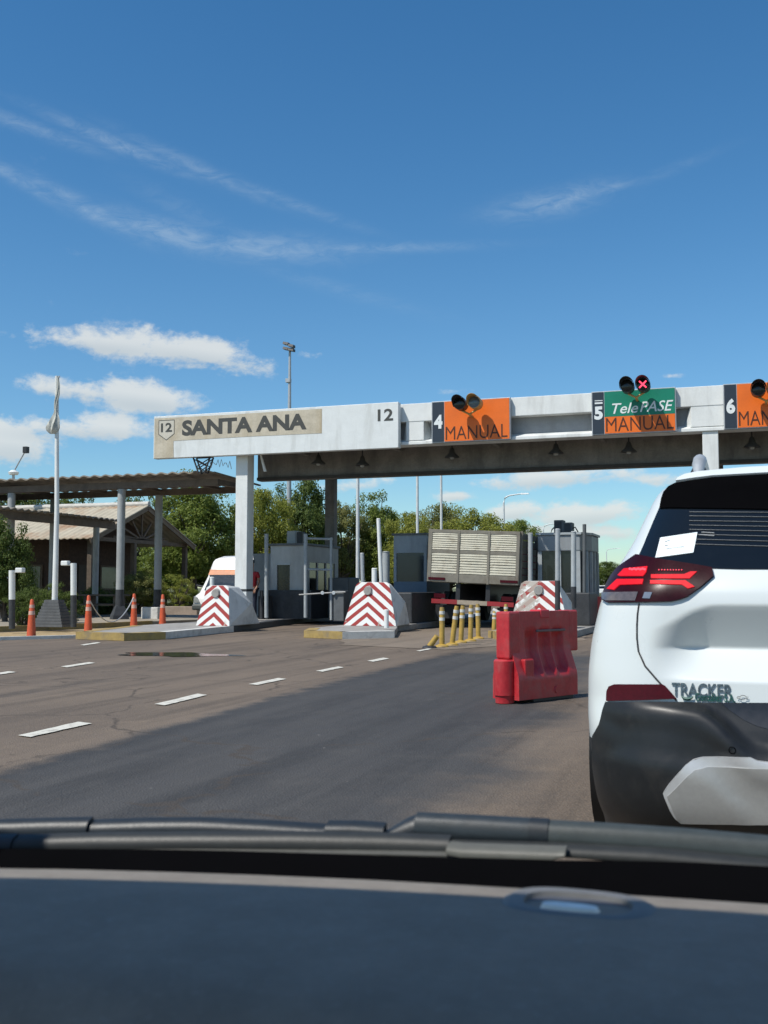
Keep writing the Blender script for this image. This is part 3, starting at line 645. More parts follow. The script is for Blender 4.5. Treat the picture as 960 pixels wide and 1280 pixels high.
w = MB(); w.box(x0,dx0,Yb,Yb+.08,1.04,z1); w.box(dx1,x1,Yb,Yb+.08,1.04,z1); w.box(dx0,dx1,Yb,Yb+.08,zd1,z1); w.box(x0,x0+.08,Yb+.08,Yb+2.8,1.04,z1); w.box(x1-.08,x1,Yb+.08,Yb+.35,1.04,z1); w.box(x1-.08,x1,Yb+2.5,Yb+2.8,1.04,z1); w.box(x1-.08,x1,Yb+.35,Yb+2.5,1.9,z1); w.box(x0+.08,x1-.08,Yb+2.72,Yb+2.8,1.04,z1)
w.build('wall', wall1, t); MB().box(dx0-.03,dx1+.03,Yb-.02,Yb+.0,zd1,zd1+.04).build('window_trim', STEEL, t)
MB().box(dx0,dx1,Yb+.05,Yb+.07,zd0-.1,zd1).build('door_window', GLASSD, t)
MB().box(x1-.05,x1-.03,Yb+.35,Yb+2.5,1.04,1.9).build('side_window', GLASSD, t)
for y in (Yb+1.0, Yb+1.7): MB().box(x1-.045,x1+.005,y,y+.05,1.04,1.9).build('mullion', wall1, t)
MB().box(x0-.06,x1+.06,Yb-.06,Yb+2.86,z1,z1+.07).build('roof', DKGREY, t, bevel=.01)
MB().box(x0-.01,x1+.25,Yb-.10,Yb+2.85,.15,1.039).build('plinth', BLACKP, t)
p = at(364,682,Yb+1); tag(MB().box(p.x-.16,p.x+.16,p.y,p.y+.5,z1+.07,z1+.52).build('air_conditioner', GREYP, bevel=.02), 'grey unit on the white booth roof beside a black box', 'air conditioner')
p = at(370,682,Yb+.8); tag(MB().box(p.x+.02,p.x+.20,p.y,p.y+.3,z1+.07,z1+.47).build('loudspeaker', BLACKP, bevel=.02), 'black box on the white booth roof beside the grey unit', 'loudspeaker')
p0, p1 = at(316,735,31.5), at(338,735,31.5); tag(MB().box(p0.x,p1.x,31.5,32.9,.15,at(327,692,31.5).z).build('utility_cabinet', mat('blue_grey_paint', (.22,.26,.29), .6, .1, 3, .1), bevel=.02), 'blue grey cabinet left of the white toll booth', 'cabinet')
# booth 2
wall2 = mat('booth_blue_grey', (.30,.345,.385), .55, .08, 3, .1, stain=(.12,.13,.14), stain_amt=.4, streak=True)
Yb = 30.2; x0, x1 = xt(492,Yb), xt(533,Yb); z1 = zt(510,669,Yb); zw1, zw0 = zt(510,691,Yb), zt(510,727,Yb)
t = thing('toll_booth', 'blue grey toll booth half hidden behind the truck', 'toll booth', ((x0+x1)/2,Yb+1.2,.15))
w = MB(); w.box(x0,x1,Yb,Yb+2.6,zw1,z1); w.box(x0,x0+.09,Yb,Yb+.09,zw0,zw1); w.box(x1-.09,x1,Yb,Yb+.09,zw0,zw1); w.box(x0,x0+.09,Yb+2.5,Yb+2.6,zw0,zw1); w.box(x1-.09,x1,Yb+2.5,Yb+2.6,zw0,zw1); w.build('wall', wall2, t)
MB().box(x0+.03,x1-.03,Yb+.03,Yb+2.57,zw0,zw1-.001).build('window', mat('booth_blue_glass', (.02,.03,.042), .15, .2, 2), t)
MB().box(x0,x1,Yb,Yb+2.6,.6,zw0-.001).build('lower_panel', mat('booth_blue', (.09,.15,.23), .5, .1), t); MB().box(x0-.02,x1+.05,Yb-.03,Yb+2.6,.15,.599).build('plinth', BLACKP, t)
MB().box(x0-.05,x1+.05,Yb-.05,Yb+2.65,z1,z1+.06).build('roof', DKGREY, t)
# booth 3
Yb = 28.3; x0, x1 = xt(671,Yb), xt(724,Yb); z1 = zt(695,668.5,Yb); zw1, zw0 = zt(695,689,Yb), zt(695,726,Yb); D = 2.0; xc = x1+.24
t = thing('toll_booth', 'grey glazed toll booth behind the worn striped block', 'toll booth', ((x0+x1)/2,Yb+1.5,.15))
P = [(x0,Yb),(x1,Yb),(xc,Yb+.55),(xc,Yb+D),(x0,Yb+D)]; Pi = [(x0+.05,Yb+.06),(x1-.02,Yb+.06),(xc-.06,Yb+.58),(xc-.06,Yb+D-.05),(x0+.05,Yb+D-.05)]
MB().prism_z(P, zw1, z1).build('wall', mat('booth_grey', (.26,.285,.30), .55, .08, 3, .1, stain=(.18,.17,.16), stain_amt=.4, streak=True), t, bevel=.03)
MB().prism_z(Pi, zw0-.5, zw1-.001).build('window', GLASSD, t)
for (x, y) in [(x0+.06,Yb+.05),(x0+.58,Yb+.05),(x1-.06,Yb+.05),(xc-.05,Yb+.6),(xc-.05,Yb+1.25),(xc-.05,Yb+1.93),((x1+xc)/2,Yb+.30)]: MB().box(x-.055,x+.055,y-.055,y+.055,.9,zw1-.002).build('mullion', GREYP, t)
MB().prism_z([(x-.0,y) for x,y in P], .15, .899).build('plinth', DKGREY, t)
MB().prism_z([(x+(.04 if x > x0 else -.04),y+(-.04 if y < Yb+1 else .04)) for x,y in P], z1, z1+.06).build('roof', GREYP, t)
MB().box(x0-.12,x0-.005,Yb+.2,Yb+.4,zw1+.05,zw1+.30).build('wall_box', BLACKP, t)
for px, pya, ww, lab in [(698.5,650,.27,'taller black speaker box on the glazed booth roof'),(710,653,.25,'shorter black speaker box on the glazed booth roof')]:
    p = at(px,666,Yb+.5); zz = at(px,pya,Yb+.5).z; q = thing('loudspeaker', lab, 'loudspeaker', (p.x,p.y,z1+.06), 'speakers on the glazed booth')
    MB().box(p.x-ww/2,p.x+ww/2,p.y,p.y+.35,z1+.06,zz).build('case', DKGREY, q, bevel=.02); MB().box(p.x-ww*.4,p.x+ww*.3,p.y-.006,p.y-.001,z1+.1,zz-.04).build('grille', BLACKP, q)
for pts, lab in [([(688,668),(690,662),(694,658)],'bent cable on the glazed booth roof left of the speakers'),([(715,661),(719,659),(722,664),(725,671)],'bent cable on the glazed booth roof right of the speakers')]:
    tag(MB().tube([at(a,b_,Yb+.6) for a,b_ in pts], .018, 6).build('cable', BLKPL), lab, 'cable')
# low black guard walls along the shaded islands
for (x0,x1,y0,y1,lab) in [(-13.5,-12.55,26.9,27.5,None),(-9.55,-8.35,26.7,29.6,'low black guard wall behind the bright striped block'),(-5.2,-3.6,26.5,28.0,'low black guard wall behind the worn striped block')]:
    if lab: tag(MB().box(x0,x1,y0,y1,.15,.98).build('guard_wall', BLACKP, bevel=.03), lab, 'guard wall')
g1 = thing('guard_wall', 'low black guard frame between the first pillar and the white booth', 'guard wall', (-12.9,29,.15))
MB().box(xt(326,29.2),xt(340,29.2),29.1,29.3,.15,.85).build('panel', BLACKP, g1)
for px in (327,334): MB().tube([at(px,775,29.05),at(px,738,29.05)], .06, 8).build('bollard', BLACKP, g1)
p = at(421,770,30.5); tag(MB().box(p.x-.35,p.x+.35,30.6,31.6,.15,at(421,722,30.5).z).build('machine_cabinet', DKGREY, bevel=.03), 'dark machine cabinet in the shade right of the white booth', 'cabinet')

# ------------------------------------------------------------------ person in red by the booth
def person(loc, label):
    t = thing('person', label, 'person', loc)
    V = [(0,0,.95),(0,0,1.12),(0,0,1.36),(0,.0,1.47),(0,-.015,1.53),(0,-.02,1.62),(0,-.015,1.74),
         (.095,0,.90),(.10,-.02,.50),(.10,.02,.09),(.11,-.13,.04),(-.095,0,.90),(-.12,-.03,.50),(-.13,.02,.09),(-.14,-.13,.04),
         (.17,0,1.40),(.23,.03,1.14),(.20,-.12,.93),(.19,-.2,.88),(-.17,0,1.40),(-.23,.03,1.14),(-.21,-.08,.91),(-.20,-.14,.86)]
    E = [(0,1),(1,2),(2,3),(3,4),(4,5),(5,6),(0,7),(7,8),(8,9),(9,10),(0,11),(11,12),(12,13),(13,14),(2,15),(15,16),(16,17),(17,18),(2,19),(19,20),(20,21),(21,22)]
    Rr = [.14,.125,.15,.07,.055,.085,.075,.095,.065,.045,.04,.095,.065,.045,.04,.065,.045,.035,.03,.065,.045,.035,.03]
    def skinned(name, vs, es, rs, m, lvl=2):
        me = bpy.data.meshes.new(name); me.from_pydata(vs, es, []); o = bpy.data.objects.new(name, me); COL.objects.link(o); o.parent = t
        md = o.modifiers.new('s', 'SKIN'); sub = o.modifiers.new('u', 'SUBSURF'); sub.levels = sub.render_levels = lvl
        for i, d in enumerate(me.skin_vertices[0].data): d.radius = (rs[i], rs[i]*.85)
        me.skin_vertices[0].data[0].use_root = True
        ev = o.evaluated_get(bpy.context.evaluated_depsgraph_get()); m2 = bpy.data.meshes.new_from_object(ev); o.modifiers.clear(); o.data = m2
        m2.materials.clear(); m2.materials.append(m)
        for p_ in m2.polygons: p_.use_smooth = True
        return o
    skinned('body', V, E, Rr, SKIN)
    skinned('shirt', [(0,0,.88),(0,0,1.12),(0,0,1.36),(0,0,1.43),(.17,0,1.40),(.22,.02,1.24),(-.17,0,1.40),(-.22,.02,1.24)], [(0,1),(1,2),(2,3),(2,4),(4,5),(2,6),(6,7)], [.175,.16,.18,.085,.085,.07,.085,.07], mat('red_cloth', (.36,.02,.025), .85, .2, 12, .2))
    skinned('trousers', [(0,0,.93),(.10,0,.86),(.10,-.02,.50),(.10,.02,.11),(-.10,0,.86),(-.12,-.03,.50),(-.13,.02,.11)], [(0,1),(1,2),(2,3),(0,4),(4,5),(5,6)], [.155,.115,.085,.07,.115,.085,.07], mat('navy_cloth', (.02,.025,.045), .9, .2, 12, .2))
    skinned('hair', [(0,.025,1.69),(0,.01,1.775),(0,-.02,1.80)], [(0,1),(1,2)], [.085,.085,.06], mat('dark_hair', (.012,.010,.009), .8))
    for s in (.05,-.05):
        MB().tube([(loc[0]+s*.7,loc[1]-.096,loc[2]+1.665),(loc[0]+s*.7,loc[1]-.086,loc[2]+1.665)], .012, 8).build('eye', BLKPL, t)
    for hx, hy, hz in ((.19,-.2,.88),(-.20,-.14,.86)):
        q = MB(); base = Vector(loc)+Vector((hx,hy,hz))
        for i in range(4):
            o = (i-1.5)*.019; q.tube([base+Vector((o,0,0)), base+Vector((o,-.035,-.055)), base+Vector((o,-.025,-.10+.008*abs(i-1.2)))], [.010,.009,.006], 6)
        q.tube([base+Vector((-.03 if hx > 0 else .03,0,.01)), base+Vector((-.05 if hx > 0 else .05,-.04,-.04))], [.011,.008], 6)
        q.build('fingers', SKIN, t)
    return t
p = at(314.5, 773, 29.0); person((p.x,p.y,.15), 'person in red shirt and dark trousers beside the first pillar')

# ------------------------------------------------------------------ truck
def truck():
    Y = 27.6; c = at(588,766,Y); X = c.x
    t = thing('truck', 'old beige slatted cargo truck seen from behind in a toll lane', 'truck', (X,Y,0)); t.rotation_euler = (0,R(2.6),0)
    w = 1.27; zb, zt2 = at(588,728,Y).z-.02, at(588,662,Y).z-.02; zbed = zb+.22
    fm = mat('truck_frame', (.20,.185,.15), .7, .15, 6, .2, stain=(.12,.09,.06), stain_amt=.5); sm = mat('truck_slat', (.50,.475,.375), .6, .12, 4, .15, stain=(.26,.22,.15), stain_amt=.6, stain_scale=4)
    B = lambda m: m
    f = MB(); f.box(X-w,X-w+.09,Y,Y+.09,zb,zt2); f.box(X+w-.09,X+w,Y,Y+.09,zb,zt2); f.box(X-w,X+w,Y-.002,Y+.088,zt2-.09,zt2+.0); f.box(X-w+.09,X+w-.09,Y+.003,Y+.085,zb,zbed)
    zm = (zbed+zt2)/2; f.box(X-w+.09,X+w-.09,Y+.005,Y+.083,zm-.045,zm+.045)
    for u in (-1/3, 1/3): f.box(X+w*u-.035,X+w*u+.035,Y-.012,Y+.08,zb-.02,zt2-.02)
    f.build('tail_frame', fm, t, bevel=.008)
    xs = [-w+.09,-w/3-.035,-w/3+.035,w/3-.035,w/3+.035,w-.09]
    for k in range(3):
        for za, zc in ((zbed,zm-.045),(zm+.045,zt2-.09)):
            q = MB(); xa, xb = X+xs[2*k]+.004, X+xs[2*k+1]-.004; n = 8; nx = 8
            for i in range(n):
                z0 = za+(zc-za)*i/n; z1 = za+(zc-za)*(i+1)/n
                prev = None
                for j in range(nx+1):
                    u = j/nx; bul = .014*math.sin(math.pi*u)+.003*math.sin(7*u+i+k); sag = .005*math.sin(math.pi*u)*math.sin(i*1.3+k)
                    ring = [(xa+(xb-xa)*u,Y+.02-bul,z0+.004+sag),(xa+(xb-xa)*u,Y+.008-bul,z0+(z1-z0)*.35+sag),(xa+(xb-xa)*u,Y+.020-bul,z1+sag),(xa+(xb-xa)*u,Y+.055,z1),(xa+(xb-xa)*u,Y+.055,z0+.012)]
                    o = len(q.v); q.v += ring
                    if prev is not None: q.f += [(prev+r, prev+(r+1)%5, o+(r+1)%5, o+r) for r in range(5)]
                    else: q.f.append((o,o+1,o+2,o+3,o+4))
                    prev = o
                q.f.append((prev+4,prev+3,prev+2,prev+1,prev))
            q.build('slatted_panel', sm, t)
    s = MB()
    for sx in (-1,1):
        for i in range(7):
            z0 = zb+.1+i*(zt2-zb-.1)/7; s.box(X+sx*w-(.03 if sx > 0 else 0), X+sx*w+(.03 if sx < 0 else 0), Y+.09, Y+6.2, z0, z0+(zt2-zb-.1)/7-.03)
        for j in range(6): s.box(X+sx*(w+.02)-.03, X+sx*(w+.02)+.03, Y+.1+j*1.2, Y+.18+j*1.2, zb, zt2+.02)
    s.build('side_rack', fm, t)
    MB().box(X-w+.1,X+w-.1,Y+.09,Y+6.2,zb-.02,zb+.10).build('bed', fm, t)
    MB().box(X-w+.02,X-w+.50,Y-.016,Y-.003,zb+.05,zb+.12).build('tail_reflector', REFLR, t); MB().box(X+w-.5,X+w-.02,Y-.016,Y-.003,zb+.05,zb+.12).build('tail_reflector', REFLR, t)
    for sx in (-1,1): MB().box(X+sx*.42-.06,X+sx*.42+.06,Y+.1,Y+6.5,.72,zb-.03).build('chassis_rail', BLKPL, t)
    rb = mat('bumper_red', (.30,.02,.025), .55, .15, 5, stain=(.12,.06,.05), stain_amt=.5)
    zq = at(588,754,Y).z; MB().box(X-w+.12,X-.42,Y+.05,Y+.13,zq-.05,zq+.07).build('bumper', rb, t); MB().box(X+.42,X+w-.12,Y+.05,Y+.13,zq-.05,zq+.07).build('bumper', rb, t)
    MB().box(X-.419,X+.419,Y+.052,Y+.128,zq-.05,zq+.068).build('bumper_center', mat('worn_tan', (.34,.29,.22), .7, .2, 5), t)
    for u in (-.42,.42): MB().box(X+u-.03,X+u+.03,Y+.14,Y+.2,zq,zb).build('bumper_hanger', BLKPL, t)
    for sx in (-1,1):
        MB().box(X+sx*.95-.16,X+sx*.95+.16,Y+.14,Y+.2,zq+.1,zq+.22).build('tail_light', REFLR, t)
        MB().box(X+sx*.88-.30,X+sx*.88+.30,Y+.6,Y+.62,.22,zq-.1).build('mud_flap', BLKPL, t)
        for y in (1.2, 5.6):
            for xx in ((.72,.98) if y < 2 else (.95,)):
                wh = MB().tube([(X+sx*xx-.12,Y+y,.49),(X+sx*xx-.10,Y+y,.49),(X+sx*xx+.10,Y+y,.49),(X+sx*xx+.12,Y+y,.49)], [.40,.48,.48,.40], 24).build('wheel', TYRE, t, smooth=True)
                MB().tube([(X+sx*xx-.13,Y+y,.49),(X+sx*xx+.13,Y+y,.49)], .24, 16).build('rim', DKGREY, wh)
    cab = mat('truck_cab', (.30,.05,.04), .4, .1)
    MB().prism_x([(Y+6.5,.5),(Y+8.3,.5),(Y+8.35,1.3),(Y+8.1,2.2),(Y+7.9,2.45),(Y+6.6,2.45)], X-1.15, X+1.15).build('cab', cab, t, bevel=.06)
    return t
truck()

# ------------------------------------------------------------------ white van
def van():
    Y = 34.5; a, b = at(241,740,Y), at(311,740,Y); X = (a.x+b.x)/2; w = (b.x-a.x)/2; zt_ = at(275,693,Y).z
    t = thing('van', 'white van with orange stripe above its windscreen behind the first pillar', 'van', (X,Y,0))
    vw = mat('van_white', (.76,.76,.74), .35, .04, 3, coat=.3)
    st = [(0.0,.97,.40,.72),(.10,1.0,.32,.84),(.45,1.0,.30,.98),(.66,.98,.30,1.25),(.98,.96,.30,1.74),(1.25,.94,.30,zt_-.08),(1.6,.90,.30,zt_),(5.4,.92,.30,zt_),(5.6,.90,.35,zt_-.1)]
    m = MB(); n = 20
    def sec(y, k, z0, z1):
        pts = []
        for i in range(n):
            a_ = 2*math.pi*i/n; cx_, sz = math.cos(a_), math.sin(a_)
            x = math.copysign(abs(cx_)**.24, cx_)*w*k*(1-.10*max(0,sz)*(z1 > 1.6)); z = (z0+z1)/2+math.copysign(abs(sz)**.3, sz)*(z1-z0)/2
            pts.append((X+x, Y+y, z))
        return pts
    rings = [sec(*s) for s in st]; m.v = [p_ for r in rings for p_ in r]
    for i in range(len(rings)-1):
        for k_ in range(n): m.f.append((i*n+k_, i*n+(k_+1)%n, (i+1)*n+(k_+1)%n, (i+1)*n+k_))
    m.f += [tuple(range(n-1,-1,-1)), tuple((len(rings)-1)*n+k_ for k_ in range(n))]
    m.build('body', vw, t, smooth=True)
    def slope(z): return interp([(.98,.45),(1.25,.66),(1.74,.98),(zt_-.05,1.25)], z)
    def sheet(z0, z1, k, name, mm, off=.03):
        q = MB(); zs = [z0+(z1-z0)*i/4 for i in range(5)]
        for za, zb in zip(zs, zs[1:]):
            ka, kb = k*(1-.06*(za-1.0)), k*(1-.06*(zb-1.0))
            q.hexa([(X-w*ka,Y+slope(za)-off,za),(X+w*ka,Y+slope(za)-off,za),(X+w*ka,Y+slope(za)+.02,za),(X-w*ka,Y+slope(za)+.02,za)], [(X-w*kb,Y+slope(zb)-off,zb),(X+w*kb,Y+slope(zb)-off,zb),(X+w*kb,Y+slope(zb)+.02,zb),(X-w*kb,Y+slope(zb)+.02,zb)])
        q.build(name, mm, t)
    sheet(1.02, 1.58, .80, 'windscreen', mat('van_glass', (.03,.04,.05), .08, .3, 3)); sheet(1.60, 1.80, .88, 'orange_stripe', mat('van_orange', (.5,.16,.04), .5))
    MB().box(X-w*1.0,X+w*1.0,Y-.10,Y+.3,.28,.50).build('bumper', mat('van_bumper', (.07,.08,.075), .6), t, bevel=.06)
    MB().box(X-w*.55,X+w*.55,Y-.03,Y+.05,.53,.68).build('grille', BLKPL, t, bevel=.03)
    for s in (-1,1):
        MB().prism_y([(X+s*w*.72,.54),(X+s*w*.96,.54),(X+s*w*.95,.80),(X+s*w*.82,.74)], Y-.03, Y+.2).build('headlight', mat('headlamp', (.30,.32,.31), .15, .3, 15), t, bevel=.02)
        MB().tube([(X+s*w*1.0,Y+.75,1.15),(X+s*w*1.2,Y+.7,1.2)], .04, 8).build('mirror', BLKPL, t)
        for y in (.9, 4.4): MB().tube([(X+s*w*.78,Y+y,.34),(X+s*w*1.0,Y+y,.34)], .34, 20).build('wheel', TYRE, t, smooth=True)
    MB().tube([(X-.1,Y+.42,1.02),(X-.55,Y+.56,1.2)], .012, 6).build('wiper', BLKPL, t)
van()

# ------------------------------------------------------------------ left side: walkway shelter, house, flagpole, cones
SHY = 28.4
sh = thing('walkway_shelter', 'long corrugated walkway roof on round white columns with black feet', 'shelter', (-19,SHY+1,.12))
def corr(x0, x1, y0, y1, z0, z1, amp=.04, pitch=.40, along='x'):
    m = MB(); n = int(abs(x1-x0)/pitch*8)
    top = []
    for i in range(n+1):
        x = x0+(x1-x0)*i/n; d = amp*math.sin(2*math.pi*(x-x0)/pitch)
        top.append((x, d))
    for i in range(n):
        (xa, da), (xb, db) = top[i], top[i+1]
        m.hexa([(xa,y0,z0+da-.02),(xb,y0,z0+db-.02),(xb,y1,z1+db-.02),(xa,y1,z1+da-.02)], [(xa,y0,z0+da+.02),(xb,y0,z0+db+.02),(xb,y1,z1+db+.02),(xa,y1,z1+da+.02)])
    return m
RUST = mat('rusty_sheet', (.42,.375,.28), .7, .15, 2, .1, stain=(.30,.155,.07), stain_amt=.85, stain_scale=.6)
FIBRO = mat('fibre_cement', (.26,.23,.19), .85, .2, 4, .3, stain=(.13,.11,.09), stain_amt=.6)
ztop = zt(270,587,SHY-.3); xR = at(273,590,SHY).x; zbm = zt(150,611,SHY)
corr(-33, xR+.05, SHY-.35, SHY+2.9, ztop-.06, ztop-.16, .028).build('roof', FIBRO, sh)
BEAMB = mat('beam_brown', (.135,.105,.08), .8, .25, 3, .2, stain=(.07,.055,.045), stain_amt=.6)
zbt = ztop-.24
MB().box(-33,xR-.02,SHY,SHY+.16,zbm,zbt).build('front_beam', BEAMB, sh); MB().box(-33,xR-.02,SHY+2.25,SHY+2.41,zbm-.02,zbt-.02).build('rear_beam', BEAMB, sh)
MB().box(xR-.2,xR-.03,SHY+.16,SHY+2.25,zbm+.05,zbt-.01).build('end_beam', BEAMB, sh)
for i in range(8): x = xR-1.2-i*2.2; MB().box(x,x+.1,SHY+.16,SHY+2.25,zbm+.1,zbt-.03).build('rafter', BEAMB, sh)
for px in (151, 13):
    x = at(px,700,SHY+.1).x
    for y in (SHY+.08, SHY+2.33):
        c = MB().tube([(x,y,.12),(x,y,zbm-.01)], .125, 20).build('column', CONCG, sh, smooth=True)
        MB().tube([(x,y,.12),(x,y,1.05)], .13, 20).build('black_foot', BLACKP, c, smooth=True)
        MB().lathe((x,y,.12), [(.36,0),(.34,.12),(.17,.42),(.13,.45)], 4).build('plinth', BLACKP, c)
x = xR-.35
for y in (SHY+2.33,):
    MB().tube([(x,y,.12),(x,y,zbm-.01)], .125, 16).build('column', CONCG, sh, smooth=True)
# lower side shelter
s2 = thing('side_shelter', 'low corrugated lean-to roof in front of the brick house', 'shelter', (-24,30,.12))
xE = at(22,640,27.5).x; zz = zt(75,644,30.0)
m = MB(); n = 60
ys = [26.6+(33.4-26.6)*i/n for i in range(n+1)]
for i in range(n):
    da, db = .035*math.sin(i*2.1), .035*math.sin((i+1)*2.1)
    m.hexa([(-31,ys[i],zz+.3+da),(xE,ys[i],zz+da),(xE,ys[i+1],zz+db),(-31,ys[i+1],zz+.3+db)], [(-31,ys[i],zz+.34+da),(xE,ys[i],zz+.04+da),(xE,ys[i+1],zz+.04+db),(-31,ys[i+1],zz+.34+db)])
m.build('roof', FIBRO, s2); MB().box(xE-.35,xE-.2,26.7,33.3,zz-.30,zz-.04).build('beam', BEAMB, s2)
for y in (27.0, 32.2): MB().tube([(xE-.27,y,.12),(xE-.27,y,zz-.3)], .11, 14).build('column', CONCG, s2, smooth=True)
# house
XG = -24.3
hs = thing('brick_house', 'dark brick house with rusty corrugated gable roof', 'house', (XG-5,39,0))
y0, yr, y1 = 35.2, 39.0, 42.8; ze = zt(118,668,y0-.3); zr = zt(182,632,yr)
BRICK = mat('dark_brick', (.065,.040,.030), .85, .3, 9, .4)
h_ = MB(); h_.box(XG-13,XG-2.6,y0+2.2,y1-.6,0,ze-.02); h_.prism_x([(y0+.6,ze-.02),(yr,zr-.3),(y1-.6,ze-.02)], XG-1.6, XG-1.4); h_.build('wall', BRICK, hs)
for (ya, yb, nm) in ((y0-.35, yr, 0), (yr, y1+.35, 1)):
    za, zb = (ze-.14, zr) if nm == 0 else (zr, ze-.14)
    corr(XG-13.4, XG+.25, ya, yb, za, zb, .018, .30).build('roof', RUST, hs)
MB().tube([(XG-13.4,yr,zr+.06),(XG+.25,yr,zr+.06)], .12, 10).build('ridge_cap', mat('ridge_pale', (.50,.48,.43), .7), hs)
for s, ya in ((1,y0-.35),(-1,y1+.35)): MB().bar((XG+.18,ya,ze-.24), (XG+.18,yr,zr-.10), .06, .22).build('barge_board', mat('barge_wood', (.17,.13,.09), .8), hs)
tr = MB()
for k_ in range(9):
    a_ = math.pi*(k_+.5)/9; tr.bar((XG-.1,yr,ze-.05), (XG-.1,yr+math.cos(a_)*2.2,ze-.05+min(1.0,math.sin(a_)*1.2)*(zr-ze-.35)*max(.25,1-abs(math.cos(a_))*.85)), .06, .08)
tr.bar((XG-.1,y0,ze-.12), (XG-.1,y1,ze-.12), .1, .16); tr.build('gable_truss', BROWN, hs)
for x, y in ((XG-.1,y0+.1),(XG-.1,yr-.6),(XG-.1,y1-.1),(XG-4.0,y0+.1),(XG-8.0,y0+.1)): MB().box(x-.1,x+.1,y-.09,y+.09,.0,ze-.2).build('porch_post', BROWN, hs)
MB().box(XG-2.595,XG-2.55,38.0,39.1,.0,2.1).build('door', mat('door_dark', (.05,.035,.025), .6), hs)
f = MB().box(XG-2.595,XG-2.54,39.6,41.2,1.0,2.1).build('window', BROWN, hs); MB().box(XG-2.539,XG-2.535,39.7,41.1,1.08,2.02).build('pane', mat('house_pane', (.05,.08,.08), .1), f)
f = MB().box(XG-5.4,XG-3.9,y0+2.14,y0+2.2,1.0,2.1).build('window', BROWN, hs); MB().box(XG-5.3,XG-4.0,y0+2.13,y0+2.139,1.08,2.02).build('pane', mat('house_pane2', (.06,.08,.08), .1), f)
MB().box(XG-7.6,XG-6.9,y0+2.14,y0+2.2,1.9,2.5).build('notice_plate', GREYP, hs)
# flagpole
fb = gr(66, 783, .12); FY = fb.y
fp = thing('flagpole', 'white flagpole on a stepped brick pedestal left of the columns', 'flagpole', (fb.x+.12,FY,.12))
ps = MB(); px_ = fb.x+.1
for i in range(9): hw = .44-.028*i; ps.box(px_-hw,px_+hw,FY-.1-hw*.6,FY-.1+hw*.6,.12+i*.075,.12+i*.075+.068)
ps.box(px_-.2,px_+.2,FY-.22,FY+.02,.11,.80)
ps.build('pedestal', mat('pedestal_grey', (.10,.105,.11), .8, .2, 6, .3), fp); ft = at(74,471,FY); fm_ = at(71.5,752,FY)
MB().tube([(fm_.x,FY-.1,.78),(fm_.x,FY-.1,fm_.lerp(ft,.4).z),(ft.x,FY-.1,ft.z)], [.075,.06,.045], 12).build('pole', WHITEP, fp, smooth=True)
MB().bar((ft.x-.01,FY-.1,ft.z-.02), (ft.x+.09,FY-.1,ft.z-.02), .03, .04).build('pulley_arm', STEEL, fp)
fm = MB(); rings = []
for i in range(22):
    u = i/21; z = at(74,473+u*70,FY).z; cx_ = ft.x+.075-.035*u+.03*math.sin(u*9); rr = .028+.02*math.sin(u*5)**2+(.11*sstep(.55,.85,u)) * (1-sstep(.93,1.0,u)*.8)
    cx_ -= .10*sstep(.6,.9,u)
    rings.append([(cx_+math.cos(2*math.pi*k_/18)*rr*(1+.35*math.sin(k_*2.1+u*11)), FY-.16+math.sin(2*math.pi*k_/18)*rr*.7*(1+.35*math.cos(k_*1.7+u*7)), z) for k_ in range(18)])
fm.v = [p_ for r_ in rings for p_ in r_]
for i in range(21):
    for k_ in range(18): fm.f.append((i*18+k_, i*18+(k_+1)%18, (i+1)*18+(k_+1)%18, (i+1)*18+k_))
fm.f += [tuple(range(17,-1,-1)), tuple(21*18+k_ for k_ in range(18))]
tag(fm.build('flag', mat('faded_flag', (.42,.44,.42), .9, .25, 8, .3, c2=(.5,.5,.44)), smooth=True), 'limp faded flag wrapped around the flagpole top', 'flag')
# cones
def cone(base, top, lab):
    a = gr(*base); h = at(base[0], top, a.y).z
    t = thing('traffic_cone', lab, 'traffic cone', a, 'tall orange cones along the kerb')
    MB().lathe(a, [(.105,.03),(.10,.05),(.074,h*.5),(.040,h*.97),(.026,h)], 16).build('body', ORANGE, t, smooth=True)
    MB().hexa([(a.x-.2,a.y-.2,a.z),(a.x+.2,a.y-.2,a.z),(a.x+.2,a.y+.2,a.z),(a.x-.2,a.y+.2,a.z)], [(a.x-.18,a.y-.18,a.z+.05),(a.x+.18,a.y-.18,a.z+.05),(a.x+.18,a.y+.18,a.z+.05),(a.x-.18,a.y+.18,a.z+.05)]).build('base', BLKPL, t)
    for f0, f1 in ((.60,.70),(.78,.86)):
        rad = lambda f: interp([(.05,.10),(.5,.074),(.97,.040)], f)+.004
        MB().lathe(a, [(rad(f0),h*f0),(rad(f1),h*f1)], 16).build('pale_band', mat('faded_band', (.55,.33,.26), .6, .2), t, smooth=True)
    return a+Vector((0,0,h*.93))
c1 = cone((39,798), 749, 'leftmost orange cone, in front of the flowering bush')
c2 = cone((110,793), 744, 'orange cone holding the left end of the slack chain')
c3 = cone((167,788), 742, 'orange cone holding the right end of the slack chain')
c4 = cone((203,785), 743, 'orange cone in front of the right column foot')
ch = MB(); ch.tube([c2.lerp(c3, i/16)+Vector((0,0,-.62*(1-(2*i/16-1)**2))) for i in range(17)], .014, 6)
tag(ch.build('chain', STEEL), 'slack grey chain hung between two orange cones', 'chain')
